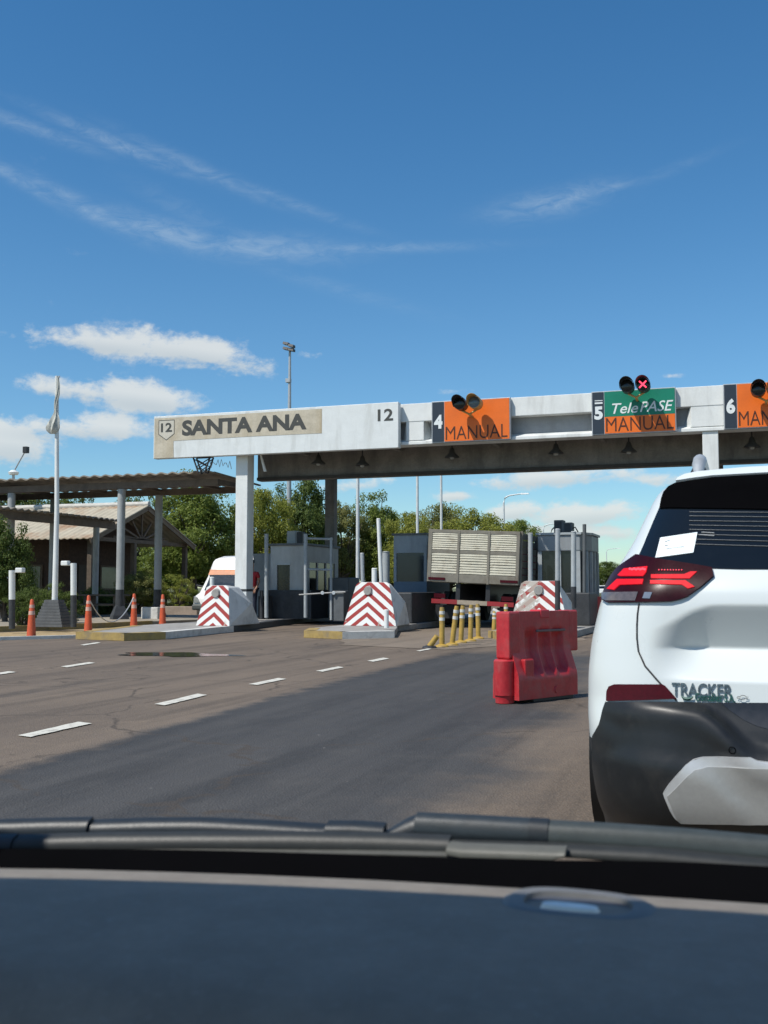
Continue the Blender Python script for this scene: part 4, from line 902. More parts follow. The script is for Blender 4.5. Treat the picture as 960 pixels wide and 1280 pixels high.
for px, y0_, y1_, side, lab in [(15,713,786,1,'black and white post with white lamp at the left edge'),(92,704,784,-1,'black and white post with white camera box near the flagpole')]:
    a = gr(px, y1_, .12); b_ = at(px, y0_, a.y); m0 = a.lerp(b_,.50)
    t = thing('post', lab, 'post', a); MB().tube([a, m0], .075, 12).build('lower_shaft', BLACKP, t); MB().tube([m0, b_], .075, 12).build('upper_shaft', WHITEP, t)
    MB().bar(b_+Vector((0,0,-.05)), b_+Vector((.2*side,0,-.03)), .03, .03).build('bracket', STEEL, t); e = b_+Vector((.24*side,0,-.0)); MB().box(e.x-.10,e.x+.10,e.y-.07,e.y+.07,e.z-.06,e.z+.06).build('lamp_box', WHITEP, t, bevel=.02)
# low walls behind
a, b_ = gr(176,778), gr(197,778); tag(MB().box(a.x,b_.x+.1,a.y,a.y+.2,0,at(186,759,a.y).z).build('low_wall', WHK, bevel=.02), 'low white wall between the two front columns', 'wall')
a, b_ = at(199,776,36.5), at(246,776,36.5); tag(MB().box(a.x,b_.x,36.5,36.8,0,at(220,758,36.5).z).build('low_wall', mat('tan_wall', (.30,.24,.19), .85, .2, 3, .3), bevel=.02), 'low tan wall below the shrubs left of the van', 'wall')
# bench and bicycle-like clutter under the house porch: a dark table with benches
a = at(126,770,31.2); t = thing('picnic_table', 'dark wooden table with benches in the shade of the shelter', 'table', (a.x,31.2,.12))
MB().box(a.x-.8,a.x+.8,31.0,31.8,.82,.88).build('tabletop', BROWN, t)
for s in (-.6,.6): MB().box(a.x+s-.05,a.x+s+.05,31.1,31.7,.12,.82).build('leg', BROWN, t)
for y in (30.5,32.1): MB().box(a.x-.8,a.x+.8,y,y+.28,.5,.55).build('seat', BROWN, t)

# ------------------------------------------------------------------ masts and street lamps
fl = at(361,640,56.0)
t = thing('floodlight_mast', 'tall thin floodlight mast rising behind the name board', 'mast', (fl.x,56,0)); tp = at(361,436,56.0)
MB().tube([(fl.x,56,0),(fl.x,56,tp.z*.55),(fl.x,56,tp.z)], [.17,.13,.07], 10).build('pole', STEEL, t, smooth=True)
MB().bar((tp.x-.3,56,tp.z),(tp.x+.35,56,tp.z),.06,.06).build('crossbar', STEEL, t)
for dx, dz in ((-.12,.28),(-.12,-.02),(.22,.12),(.22,-.12)): MB().hexa([(tp.x+dx-.16,55.7,tp.z+dz-.02),(tp.x+dx+.16,55.7,tp.z+dz-.10),(tp.x+dx+.16,56.1,tp.z+dz-.10),(tp.x+dx-.16,56.1,tp.z+dz-.02)], [(tp.x+dx-.16,55.8,tp.z+dz+.14),(tp.x+dx+.16,55.8,tp.z+dz+.06),(tp.x+dx+.16,56.1,tp.z+dz+.06),(tp.x+dx-.16,56.1,tp.z+dz+.14)]).build('floodlight', BLKPL, t)
MB().box(tp.x-.14,tp.x+.14,55.85,56.1,at(361,476,56).z-.1,at(361,476,56).z+.12).build('junction_box', STEEL, t)
for px, Y, r, lab in [(447,44,.085,'pale steel pole right of the rear pillar'),(522,50,.075,'thin steel pole above the blue grey booth'),(552,52,.07,'thin steel pole above the truck left side')]:
    b_ = at(px,735,Y); tz = at(px,560,Y).z; t = thing('steel_pole', lab, 'pole', (b_.x,Y,0))
    MB().tube([(b_.x,Y,0),(b_.x,Y,tz)], [r,r*.85], 10).build('shaft', mat('pale_steel', (.58,.61,.60), .5, .1, 5), t, smooth=True)
    MB().tube([(b_.x,Y,tz),(b_.x,Y,tz+.05)], [r,r*.4], 10).build('cap', STEEL, t)
def lamp(px, py_top, h, arm, lab):
    d = ray(px, py_top); tt = (h-CAM.z)/d.z; p_ = CAM+d*tt
    t = thing('street_lamp', lab, 'street lamp', (p_.x,p_.y,0), 'street lamps along the far road')
    pal = mat('lamp_pale', (.60,.63,.63), .5, .1, 4)
    pts = [Vector((p_.x,p_.y,0)), Vector((p_.x,p_.y,h*.93)), Vector((p_.x+arm*.08,p_.y,h*.975)), Vector((p_.x+arm*.3,p_.y,h*.995)), Vector((p_.x+arm,p_.y,h*1.01))]
    MB().tube(pts, [.12,.08,.07,.06,.05], 8).build('pole', pal, t, smooth=True)
    e = pts[-1]; MB().hexa([(e.x-.1,e.y-.12,e.z-.08),(e.x+.6,e.y-.12,e.z-.06),(e.x+.6,e.y+.12,e.z-.06),(e.x-.1,e.y+.12,e.z-.08)], [(e.x-.1,e.y-.08,e.z+.06),(e.x+.55,e.y-.08,e.z+.04),(e.x+.55,e.y+.08,e.z+.04),(e.x-.1,e.y+.08,e.z+.06)]).build('head', pal, t)
lamp(629.5, 619, 9.0, 1.6, 'curved arm street lamp above the truck, nearest of its row')
lamp(679, 655, 9.0, 2.6, 'street lamp over the glazed booth roof')
lamp(758, 686, 9.0, 2.2, 'small far street lamp right of the glazed booth')
lamp(786, 697, 9.0, 2.0, 'tiny farthest street lamp before the white car tail light')
a = at(17,590,38.0); b_ = at(32,563,38.0)
t = thing('spotlight_pole', 'thin slanted spotlight arm above the shrubs at far left', 'spotlight', (a.x,38,0)); MB().tube([(a.x,38,0),(a.x,38,a.z)], .06, 8).build('pole', STEEL, t); MB().tube([a,b_], .03, 6).build('arm', STEEL, t)
MB().box(b_.x-.08,b_.x+.12,37.9,38.1,b_.z-.12,b_.z+.16).build('lamp', BLKPL, t); MB().lathe((a.x,38,a.z-.12), [(.2,0),(.24,.1),(.1,.2)], 10).build('hood', WHITEP, t)
# far white car and small red light, right of the booth
c = gr(752,744.5); t = thing('parked_car', 'distant white car glimpsed between booth and tail light', 'car', (c.x,c.y,0))
cw = mat('far_car_white', (.66,.67,.66), .4, .03)
MB().prism_x([(c.y-1.9,.35),(c.y+2.1,.35),(c.y+2.1,.85),(c.y+1.2,.95),(c.y+.5,1.42),(c.y-1.0,1.45),(c.y-1.8,.95)], c.x-.85, c.x+.85).build('body', cw, t, bevel=.08)
MB().hexa([(c.x-.7,c.y-1.72,1.0),(c.x+.7,c.y-1.72,1.0),(c.x+.7,c.y-1.6,1.0),(c.x-.7,c.y-1.6,1.0)], [(c.x-.62,c.y-1.13,1.38),(c.x+.62,c.y-1.13,1.38),(c.x+.62,c.y-1.0,1.38),(c.x-.62,c.y-1.0,1.38)]).build('rear_window', CARGL, t)
for s in (-.8,.8):
    MB().box(c.x+s-.12,c.x+s+.05,c.y-1.93,c.y-1.8,.7,.9).build('tail_light', REFLR, t)
    for y in (-1.2,1.3): MB().tube([(c.x+s-.1,c.y+y,.31),(c.x+s+.08,c.y+y,.31)], .31, 16).build('wheel', TYRE, t)
p_ = at(742,722,31); t = thing('stop_lamp', 'round red lamp beside the black pole near the booth', 'lamp', p_)
MB().tube([p_, p_+Vector((0,.15,0))], [.12,.10], 14).build('lens', mat('dull_red_lens', (.25,.01,.015), .3), t); MB().tube([p_+Vector((0,.15,0)), p_+Vector((0,.15,-p_.z))], .04, 8).build('stem', BLACKP, t)

# ------------------------------------------------------------------ trees and shrubs
def leaf_mat(name, a, b_):
    m = bpy.data.materials.new(name); m.use_nodes = True; h = NT(m.node_tree); b = h.N['Principled BSDF']
    geo = h.n('ShaderNodeNewGeometry'); oi = h.n('ShaderNodeObjectInfo')
    n1 = h.noise(geo.outputs['Position'], .55, 3, .5)
    f = h.m('ADD', h.m('MULTIPLY', geo.outputs['Random Per Island'], .55), h.m('MULTIPLY', h.ss(n1,.3,.7), .45))
    col = h.mix(f, a, b_); h.L.new(col, b.inputs['Base Color']); b.inputs['Roughness'].default_value = .6; b.inputs['Specular IOR Level'].default_value = .25
    tr = h.n('ShaderNodeBsdfTranslucent'); h.L.new(h.mix(.5, col, b_), tr.inputs[0]); mx = h.n('ShaderNodeMixShader'); mx.inputs[0].default_value = .40
    out = [n for n in h.N if n.type == 'OUTPUT_MATERIAL'][0]
    h.L.new(b.outputs[0], mx.inputs[1]); h.L.new(tr.outputs[0], mx.inputs[2]); h.L.new(mx.outputs[0], out.inputs[0]); return m
LEAF = [leaf_mat('leaves_mid', (.095,.14,.024), (.24,.29,.06)), leaf_mat('leaves_dark', (.055,.092,.022), (.15,.195,.045)), leaf_mat('leaves_yellow', (.18,.215,.03), (.34,.345,.07)), leaf_mat('leaves_olive', (.15,.17,.046), (.28,.275,.095))]
BARK = mat('bark', (.10,.08,.06), .9, .3, 8, .5)
def crown_mesh(seed, nclump, nleaf, leaf, ax=(1,1,1), wisp=0.0, low=-.85):
    """leaf cards in a unit crown: x,y within 1, z from -1 to 1"""
    rnd = random.Random(seed); vs = []; fs = []; cl = []
    while len(cl) < nclump:
        p_ = Vector((rnd.uniform(-1,1), rnd.uniform(-1,1), rnd.uniform(low,1)))
        if p_.length < .97 and (p_.length > .42 or rnd.random() < .35):
            k_ = 1+.16*math.sin(3*math.atan2(p_.y,p_.x)+seed)+.10*math.sin(5*p_.z+seed*2)
            cl.append((p_*k_, rnd.uniform(.16,.30)*(1-.4*wisp)))
    for c, r in cl:
        for _ in range(nleaf):
            d = Vector((rnd.gauss(0,1),rnd.gauss(0,1),rnd.gauss(0,1))).normalized()*r*rnd.random()**.45
            d.z *= .7; q = c+d
            nrm = (d.normalized()*.8+Vector((rnd.gauss(0,.6),rnd.gauss(0,.6),rnd.gauss(0,.5)+.5))).normalized()
            u = nrm.cross(Vector((rnd.gauss(0,1),rnd.gauss(0,1),rnd.gauss(0,1)))).normalized(); v = nrm.cross(u)
            s = leaf*rnd.uniform(.6,1.3); o = len(vs)
            vs += [tuple(q-u*s), tuple(q-v*s*.45), tuple(q+u*s), tuple(q+v*s*.45)]; fs.append((o,o+1,o+2,o+3))
    me = bpy.data.meshes.new('crown'); me.from_pydata(vs, [], fs); return me, cl
def limbs_mesh(cl, seed, zb):
    rnd = random.Random(seed); m = MB(); base = Vector((0,0,zb))
    for c, r in rnd.sample(cl, min(16, len(cl))):
        mid = base.lerp(c,.5)+Vector((rnd.uniform(-.1,.1),rnd.uniform(-.1,.1),.10)); m.tube([base+Vector((0,0,rnd.uniform(-.1,.15))), mid, c], [.05,.03,.008], 6)
    me = bpy.data.meshes.new('limbs'); me.from_pydata(m.v, [], m.f); me.materials.append(BARK); return me
VAR = []; VL = {}
for i, (nc, nl, lf, wisp, low) in enumerate([(170,170,.036,0,-.95),(160,170,.034,0,-.9),(120,160,.032,.3,-.9),(180,160,.038,0,-1.0),(75,120,.030,.5,-.8)]):
    cm, cl = crown_mesh(11+i, nc, nl, lf, wisp=wisp, low=low); VAR.append((cm, limbs_mesh(cl, 5+i, -1.05)))
def tree(px, top, Y, wpx, var, leaf, lab, cat='tree', name='tree', bottom=None, group='trees behind the toll plaza', squash=1.0):
    d = ray(px, top); tt = Y/d.y; p_ = CAM+d*tt; sc_ = d.length*0+tt
    hw = wpx/2*tt/F; zt_ = p_.z; zb = (CAM+ray(px,bottom)*(Y/ray(px,bottom).y)).z if bottom else max(.9, zt_*.22)
    t = thing(name, lab, cat, (p_.x,Y,0), group)
    if (var,leaf) not in VL: VL[(var,leaf)] = VAR[var][0].copy(); VL[(var,leaf)].materials.append(LEAF[leaf])
    me = VL[(var,leaf)]
    for nm, mm in (('crown', me), ('limbs', VAR[var][1])):
        o = bpy.data.objects.new(nm, mm); COL.objects.link(o); o.parent = t; o.location = (0,0,(zt_+zb)/2)
        o.scale = (hw, hw*1.0, (zt_-zb)/2); o.rotation_euler = (0,0,random.uniform(0,6.28)); ORIG[o] = ORIG[t]
    MB().tube([(p_.x,Y,-.05),(p_.x+.05*hw,Y,zb*.5),(p_.x,Y,zb+.1*(zt_-zb))], [max(.12,hw*.10),max(.09,hw*.075),max(.06,hw*.05)], 10).build('trunk', BARK, t, smooth=True)
    return t
for a in [(243,606,47,120,0,0,'broad round green tree right behind the white van'),(325,612,53,85,1,2,'yellow green tree directly behind the first pillar'),(376,601,57,80,3,1,'tall dark green tree beside the floodlight mast'),
          (428,622,60,70,2,3,'olive tree between the rear pillar and the pale pole'),(472,628,62,75,0,0,'green tree above the bright striped block'),(512,640,58,60,1,2,'light green tree above the blue grey booth'),
          (545,634,66,80,3,3,'olive tree behind the truck left edge'),(598,632,62,100,2,2,'sparse feathery tree rising behind the truck'),(648,650,66,56,1,0,'small green tree between the truck and the glazed booth'),
          (25,606,42,130,1,1,'dark tree behind the left end of the walkway roof'),(108,630,66,50,0,1,'small dark tree above the house roof'),(160,616,62,75,2,1,'dark open tree behind the house gable'),(206,612,64,60,4,1,'thin dark tree between the right column and the round tree'),(-60,600,40,120,0,1,'dark tree beyond the left picture edge')]:
    tree(*a)
for a in [(640,700,75,110,3,1,'low dark thicket behind the truck right side',735),(560,675,72,120,3,1,'low dark thicket behind the truck left side',735),(490,672,70,120,0,1,'low dark thicket behind the bright striped block',735),(420,672,68,120,3,0,'low green thicket right of the rear pillar',735),
          (340,672,66,130,0,2,'low yellow green thicket behind the white booth',735),(270,690,62,120,3,1,'low dark thicket behind the white van',735),(205,690,58,90,0,0,'low green thicket between the house and the van',738),(160,700,60,90,3,1,'low dark thicket behind the house porch',738)]:
    tree(*a[:7], cat='thicket', name='thicket', bottom=a[7], group='undergrowth behind the toll plaza')
for i, (px, top, w) in enumerate([(728,698,50),(760,702,46),(792,699,50),(826,704,50),(862,697,60),(700,700,50)]):
    tree(px, top, 170+7*i, w, i % 4, 1 if i % 2 else 0, 'far green tree number %s of the distant treeline' % i if False else ['far tree just right of the glazed booth','far tree behind the small far street lamp','far tree left of the white car tail light','far tree hidden behind the white car window','far tree behind the white car roof','far tree behind the glazed booth'][i], group='far treeline beyond the road', bottom=733)
for a in [(8,652,25.5,70,3,1,'dark leafy bush covering the left column',770),(30,733,22.8,46,2,1,'low flowering bush behind the leftmost cone',786),(68,735,24.5,60,0,1,'dark low bush around the flagpole pedestal',784),(172,712,37.5,60,2,3,'olive bush above the low white wall',765),(222,718,38.5,50,4,2,'spiky yellow green bush above the low tan wall',764),(186,728,38,50,1,2,'bright bush between the columns above the wall',764),(235,730,40,36,2,0,'small bush touching the white van front',764),(125,735,33.5,60,3,1,'dark bush in the shade of the shelter',776)]:
    tree(*a[:7], cat='bush', name='bush', bottom=a[7], group='bushes around the house')

# ------------------------------------------------------------------ white SUV ahead
CX, CY = .268, 4.18
WT = [(.12,.84),(.2,.86),(.43,.885),(.6,.90),(.74,.90),(.877,.885),(1.025,.85),(1.1,.825),(1.195,.775),(1.295,.715),(1.52,.615),(1.57,.57),(1.61,.47),(1.64,.32),(1.655,.12)]
YT = [(.12,.16),(.2,.07),(.28,.02),(.4,.0),(.5,.0),(.57,.02),(.62,.045),(.7,.055),(.85,.07),(.95,.075),(1.05,.08),(1.12,.105),(1.176,.15),(1.3,.245),(1.42,.335),(1.52,.41),(1.57,.45),(1.61,.55),(1.64,.75),(1.655,1.1)]
YF = [(.12,4.0),(.2,4.1),(.5,4.18),(.8,4.15),(.92,3.95),(1.0,3.3),(1.05,3.05),(1.2,2.75),(1.5,2.2),(1.57,2.05),(1.61,1.9),(1.64,1.7),(1.655,1.4)]
def hsm(tab, x):                           # smooth (cosine-averaged) table lookup
    return sum(interp(tab, x+d*.018) for d in (-2,-1,0,1,2))/5
def Wz(z): return hsm(WT, z)
def Yr(x, z):
    w = Wz(z); ax = min(abs(x), w*.99999); u = ax/w
    y = hsm(YT, z)+.05*u*u
    rc = .34; k_ = max(0, (ax-(w-rc*w))/(rc*w)); y += .30*(1-math.sqrt(max(0,1-k_*k_)))*(1 if z < 1.1 else 1-.35*sstep(1.1,1.5,z))
    zt_ = 1.035-.10*sstep(.36,.62,ax); s = sstep(.62,.42,ax); y += .095*s*min(1,max(0,(zt_-z)/(zt_-.862)))*(1-min(1,max(0,(.862-z)/.12)))
    return y
def surf(x, z, off=0.0):
    e = .004; dx = (Yr(x+e,z)-Yr(x-e,z))/(2*e); dz = (Yr(x,z+e)-Yr(x,z-e))/(2*e)
    n = Vector((dx,-1,dz)).normalized(); return Vector((CX+x, CY+Yr(x,z), z))+n*off
def p2s(px, py):                            # where the line of sight meets the rear surface -> (x,z) on the car
    Y = CY+.1
    for _ in range(40):
        p_ = at(px, py, Y); x = p_.x-CX; w = Wz(p_.z)
        if abs(x) > w*.985: x = math.copysign(w*.985, x)
        Y += .5*(CY+Yr(x,p_.z)-Y)
    return x, p_.z
car = thing('suv', 'white SUV with lit tail lights stopped ahead on the right', 'car', (CX,CY+2.1,0))
def clip(poly, ax, val, keep_less):
    out = []
    for (p0, p1) in zip(poly, poly[1:]+poly[:1]):
        a_, b_ = p0[ax]-val, p1[ax]-val
        if keep_less: a_, b_ = -a_, -b_
        if a_ >= 0: out.append(p0)
        if a_*b_ < 0: s = a_/(a_-b_); out.append((p0[0]+(p1[0]-p0[0])*s, p0[1]+(p1[1]-p0[1])*s))
    return out
def patch(poly, name, m, parent, off=.004, cell=.025, skirt=True, sink=-.006):
    fo = off if callable(off) else (lambda x, z: off)
    xs = [p_[0] for p_ in poly]; zs = [p_[1] for p_ in poly]; me = MB(); key = {}
    def vid(x, z):
        k_ = (round(x,5), round(z,5))
        if k_ not in key: key[k_] = len(me.v); me.v.append(tuple(surf(x,z,fo(x,z))))
        return key[k_]
    nx = max(1, math.ceil((max(xs)-min(xs))/cell)); nz = max(1, math.ceil((max(zs)-min(zs))/cell)); cnt = {}
    for i in range(nx):
        c0 = clip(clip(poly, 0, min(xs)+i*cell, False), 0, min(xs)+(i+1)*cell, True)
        if len(c0) < 3: continue
        for j in range(nz):
            c1 = clip(clip(c0, 1, min(zs)+j*cell, False), 1, min(zs)+(j+1)*cell, True)
            ids = []
            for q in c1:
                v = vid(*q)
                if not ids or ids[-1] != v: ids.append(v)
            if len(ids) > 1 and ids[0] == ids[-1]: ids.pop()
            if len(ids) < 3 or len(set(ids)) < len(ids): continue
            me.f.append(tuple(ids))
            for a_, b_ in zip(ids, ids[1:]+ids[:1]): cnt[frozenset((a_,b_))] = cnt.get(frozenset((a_,b_)),0)+1
    nface = len(me.f)
    if skirt:
        n = len(poly)
        for (x0,z0),(x1,z1) in zip(poly, poly[1:]+poly[:1]):
            L = math.hypot(x1-x0,z1-z0); k_ = max(1,int(L/cell))
            for i in range(k_):
                A = (x0+(x1-x0)*i/k_, z0+(z1-z0)*i/k_); B = (x0+(x1-x0)*(i+1)/k_, z0+(z1-z0)*(i+1)/k_)
                o = len(me.v); me.v += [tuple(surf(*A,fo(*A))),tuple(surf(*B,fo(*B))),tuple(surf(*B,sink)),tuple(surf(*A,sink))]; me.f.append((o,o+1,o+2,o+3))
    o = ORIG[parent]; ms = bpy.data.meshes.new(name); ms.from_pydata([(v[0]-o.x,v[1]-o.y,v[2]-o.z) for v in me.v], [], me.f)
    for i, p_ in enumerate(ms.polygons): p_.use_smooth = i < nface
    ms.materials.append(m); ob = bpy.data.objects.new(name, ms); COL.objects.link(ob); ob.parent = parent; ORIG[ob] = o
    # face normals towards the viewer's side (outwards = -y mostly)
    bm = bmesh.new(); bm.from_mesh(ms); bm.normal_update()
    for f_ in bm.faces:
        c = f_.calc_center_median()
        if f_.normal.y > .0 and f_.index < nface: f_.normal_flip()
    bm.to_mesh(ms); bm.free()
    return ob
def dens(pts, step=14):                     # densify a pixel polyline
    out = []
    for (a_, b_), (c, d) in zip(pts, pts[1:]+pts[:1]):
        n = max(1, int(math.hypot(c-a_, d-b_)/step))
        out += [(a_+(c-a_)*i/n, b_+(d-b_)*i/n) for i in range(n)]
    return out
def px_poly(pts): return [p2s(*p_) for p_ in dens(pts)]
def mirror(P): return [(-x,z) for x,z in reversed(P)]
def both(pts, name, m, parent, **kw):
    P = px_poly(pts); o = patch(P, name, m, parent, **kw); o2 = patch(mirror(P), name, m, parent, **kw); return o, o2
def span(pts):                              # left half outline (open, from centre bottom ... to centre top), mirrored over the centre line
    L = [p2s(*p_) for p_ in pts]; return L+[(-x,z) for x,z in reversed(L)]
# shell
def outline(z):
    w = Wz(z); pts = []
    for i in range(97):
        a_ = -math.pi/2+math.pi*i/96; x = w*math.sin(a_); pts.append((x, Yr(x,z)))
    yf = hsm(YF, z); yc = Yr(w*.99999,z)
    for i in range(1,12): pts.append((w*(1-.02*math.sin(math.pi*i/12)*(z < .9)*0), yc+(yf-.5-yc)*i/12))
    for i in range(33):
        a_ = math.pi/2-math.pi*i/32; x = w*math.sin(a_); u = abs(x)/w; k_ = max(0,(u-.5)/.5); pts.append((x, yf-.5*(1-math.sqrt(max(0,1-k_*k_)))-.06*u*u))
    for i in range(1,12): pts.append((-w, yf-.5+(yc-yf+.5)*i/12))
    return pts
zs = [.12+.02*i for i in range(27)]+[.65+.008*i for i in range(56)]+[1.10+.02*i for i in range(28)]; zs = [z for z in zs if z < 1.650]+[1.652]
SPL = .48
def shell(zl, name, m, cap_top, cap_bot):
    q = MB(); n = len(outline(.5))
    for z in zl: q.v += [(CX+x, CY+y, z) for x,y in outline(z)]
    for i in range(len(zl)-1):
        for k_ in range(n): q.f.append((i*n+k_, i*n+(k_+1)%n, (i+1)*n+(k_+1)%n, (i+1)*n+k_))
    if cap_top: q.f.append(tuple((len(zl)-1)*n+k_ for k_ in range(n)))
    if cap_bot: q.f.append(tuple(range(n-1,-1,-1)))
    o = q.build(name, m, car)
    for p_ in o.data.polygons: p_.use_smooth = True
    return o
shell([z for z in zs if z >= SPL-.001], 'body', CARW, True, False)
shell([z for z in zs if z <= SPL+.001], 'lower_cladding', CARBL, False, True)
# tailgate gap lines
def gapline(pts, w, name, m):
    L = [p2s(*p_) for p_ in pts]
    for sgn in (1,-1):
        q = MB(); q.tube([surf(x*sgn,z,.002) for x,z in L], w, 6); q.build(name, m, car, smooth=True)
# rear glass + black surround
glass = span([(990,712.5),(960,712),(925,712),(890,711),(868,708),(846,705),(822,700),(799,695),(805,682),(810,669.5),(823,639),(828,628),(833,620),(840,614),(850,610),(870,607),(892,605),(925,603),(957,601.5),(1000,600)])
gl = patch(glass, 'rear_window', CARGL, car, off=.004)
spo = span([(1000,640),(960,638),(900,637),(860,636.5),(826,636.5),(830,626),(834,620),(841,614.5),(851,610.5),(870,607.3),(892,605.3),(925,603.3),(957,601.8),(1000,600.3)])
patch(spo, 'spoiler_shade', CARGB, car, off=lambda x,z: .010+.035*sstep(1.43,1.57,z))  # shade under the roof lip painted as a flat black band
roofl = span([(1000,601),(957,602.5),(892,606),(851,611),(853,608.5),(860,605),(876,602),(900,599.5),(930,597),(960,595.5),(1000,594.5)])
patch(roofl, 'roof_lip', CARW, car, off=lambda x,z: .046*sstep(1.66,1.60,z)+.004)
LIN = mat('defroster_line', (.12,.125,.125), .4, .1)
for y0_, y1_ in ((641,642),(646,648),(652,654),(657.5,660),(663,666),(669,672.5),(675,679),(681,685.5)):
    L = [(862+i*(1010-862)/8, y0_+(y1_-y0_)*i/8) for i in range(9)]; L = [p2s(*p_) for p_ in L]
    for sgn in (1,-1):
        q = MB(); q.tube([surf(x*sgn,z,.006) for x,z in L], .0016, 5); q.build('defroster_line', LIN, gl)
pap = patch(px_poly([(820,698.6),(826.5,673.5),(872,666.6),(867,692)]), 'paper_permit', PAPER, car, off=.008)
q = MB()
INK = mat('faint_ink', (.42,.46,.48), .8, .05)
for (xa,ya,xb,yb) in ((832,679,838,677),(832,684,836,683),(834,688,855,685)):
    q.tube([surf(*p2s(xa,ya),.0095), surf(*p2s(xb,yb),.0095)], .0015, 4)
q.build('print_lines', INK, pap)
q = MB()
for (xa,ya,xb,yb) in ((877,666.5,893,667.5),(874,669.5,893,671)): q.tube([surf(*p2s(xa+(xb-xa)*i/4,ya+(yb-ya)*i/4),.006) for i in range(5)], .0025, 4)
q.build('window_sticker', mat('sticker_grey', (.30,.31,.31), .6), gl)
# tail lights
Z5 = lambda L: [(740+a_/4.364, 640+b_/4.364) for a_, b_ in L]
tl = Z5([(61,405),(64,480),(90,497),(250,495),(430,490),(480,480),(520,465),(600,410),(665,355),(655,312),(560,295),(450,278),(350,262),(250,240),(200,275),(150,310),(100,355)])
P = px_poly(tl)
for sgn in (1,-1):
    PP = P if sgn == 1 else mirror(P); t_ = patch(PP, 'tail_light', LENS, car, off=.014)
    def sub(L, nm, mm, off):
        Q = px_poly(Z5(L)); Q = Q if sgn == 1 else mirror(Q); patch(Q, nm, mm, t_, off=off, cell=.02, sink=.010)
    sub([(155,357),(188,322),(312,310),(305,340),(288,362),(170,362)], 'light_bar', GLOW, .0175)
    sub([(98,428),(152,378),(290,378),(284,404),(165,408),(136,434)], 'light_bar', GLOW, .0175)
    sub([(330,354),(505,352),(540,338),(574,338),(535,374),(330,373)], 'light_bar', GLOW, .0175)
    sub([(325,384),(512,384),(562,416),(526,426),(492,406),(325,402)], 'light_bar', GLOW, .0175)
    sub([(70,446),(262,442),(246,488),(90,488),(72,478)], 'clear_lens', LENSG, .0165)
    sub([(296,444),(336,444),(322,478),(284,476)], 'lens_highlight', mat('blue_highlight', (.14,.17,.22), .15, .2), .0165)  # small bluish highlight painted on the lens as a patch
    q = MB()
    for i in range(8):
        x, z = p2s(740+(222+i*11)/4.364, 640+(326+(i%2)*3)/4.364); c = surf(x*sgn,z,.019); q.tube([c, c+Vector((0,-.004,0))], .0055, 6)
    for i in range(9):
        x, z = p2s(740+(372+i*15)/4.364, 640+330/4.364); c = surf(x*sgn,z,.017); q.tube([c, c+Vector((0,-.004,0))], .0028, 6)
    q.build('led_dots', GLOWH, t_)
gapline(Z5([(335,263),(322,330),(305,420),(290,494)]), .0045, 'lamp_seam', CARGB)
gapline(Z5([(258,500),(249,560),(246,620),(246,690),(254,760),(290,840),(350,910),(405,970),(462,1030)]), .0035, 'tailgate_gap', mat('gap_dark', (.03,.03,.032), .7))
# bumper
Z6 = lambda L: [(740+a_/4.364, 860+b_/4.364) for a_, b_ in L]
Z6s = lambda L: [(x, y-2.5-(y-945)*.055) for x, y in Z6(L)]
crest_px = Z6([(80,86),(200,94),(380,112),(500,130),(600,152),(650,180),(720,240),(800,322),(870,370),(960,392),(1100,396)])
CR = sorted((p2s(*p_)[0], p2s(*p_)[1]) for p_ in crest_px)
def crest(x): return interp(CR, -abs(x))
def boff(x, z):
    c = crest(x); return max(.007, .010+.055*sstep(c+.055,c-.012,z)*sstep(.84,.50,abs(x))-.018*sstep(c-.03,c-.10,z)*sstep(c-.22,c-.14,z))
bl = [(1000,878.5),(905,878.5),(845,877.5),(800,877.5),(759.5,877.5),(757,884),(754,893),(750,906),(745.5,914),(742,920),(742.5,960),(743,1000),(744,1036),(800,1040),(900,1044),(1000,1048)]
patch(span(bl), 'bumper', CARBL, car, off=boff, cell=.02, sink=-.01)
both(Z6([(88,18),(100,-8),(130,-20),(385,-20),(400,-12),(462,58),(300,66),(86,72)]), 'reflector', REFLR, car, off=.010)
# plate recess
rec = span(Z6([(1135,82),(960,82),(705,84),(760,130),(830,180),(900,212),(960,228),(1135,240)])); patch(rec, 'plate_recess', mat('recess_dark', (.010,.013,.020), .4), car, off=.012, sink=-.012)
sk = span(Z6s([(1135,402),(960,402),(905,396),(868,380),(720,378),(610,378),(560,388),(520,418),(470,470),(430,515),(405,552),(412,575),(440,625),(468,662),(500,680),(700,688),(960,697),(1135,702)]))
patch(sk, 'skid_plate', mat('silver_bevel', (.52,.53,.53), .35, .04, 40, metal=.3), car, off=lambda x,z: boff(x,z)+.030, cell=.02, sink=.0)
sk2 = span(Z6s([(1135,436),(960,434),(800,430),(640,424),(575,436),(530,470),(470,525),(428,566),(450,612),(478,660),(510,676),(700,684),(960,693),(1135,698)]))
patch(sk2, 'skid_face', SILV, car, off=lambda x,z: boff(x,z)+.036, cell=.02, sink=.02)
for sgn in (1,-1):
    x, z = p2s(*Z6([(770,337)])[0]); c = surf(x*sgn,z,boff(x,z)+.002); n_ = 20
    q = MB(); q.tube([c+Vector((math.cos(2*math.pi*i/n_)*.012,0,math.sin(2*math.pi*i/n_)*.012)) for i in range(n_+1)], .0016, 5, caps=False); q.build('parking_sensor', CARGB, car)
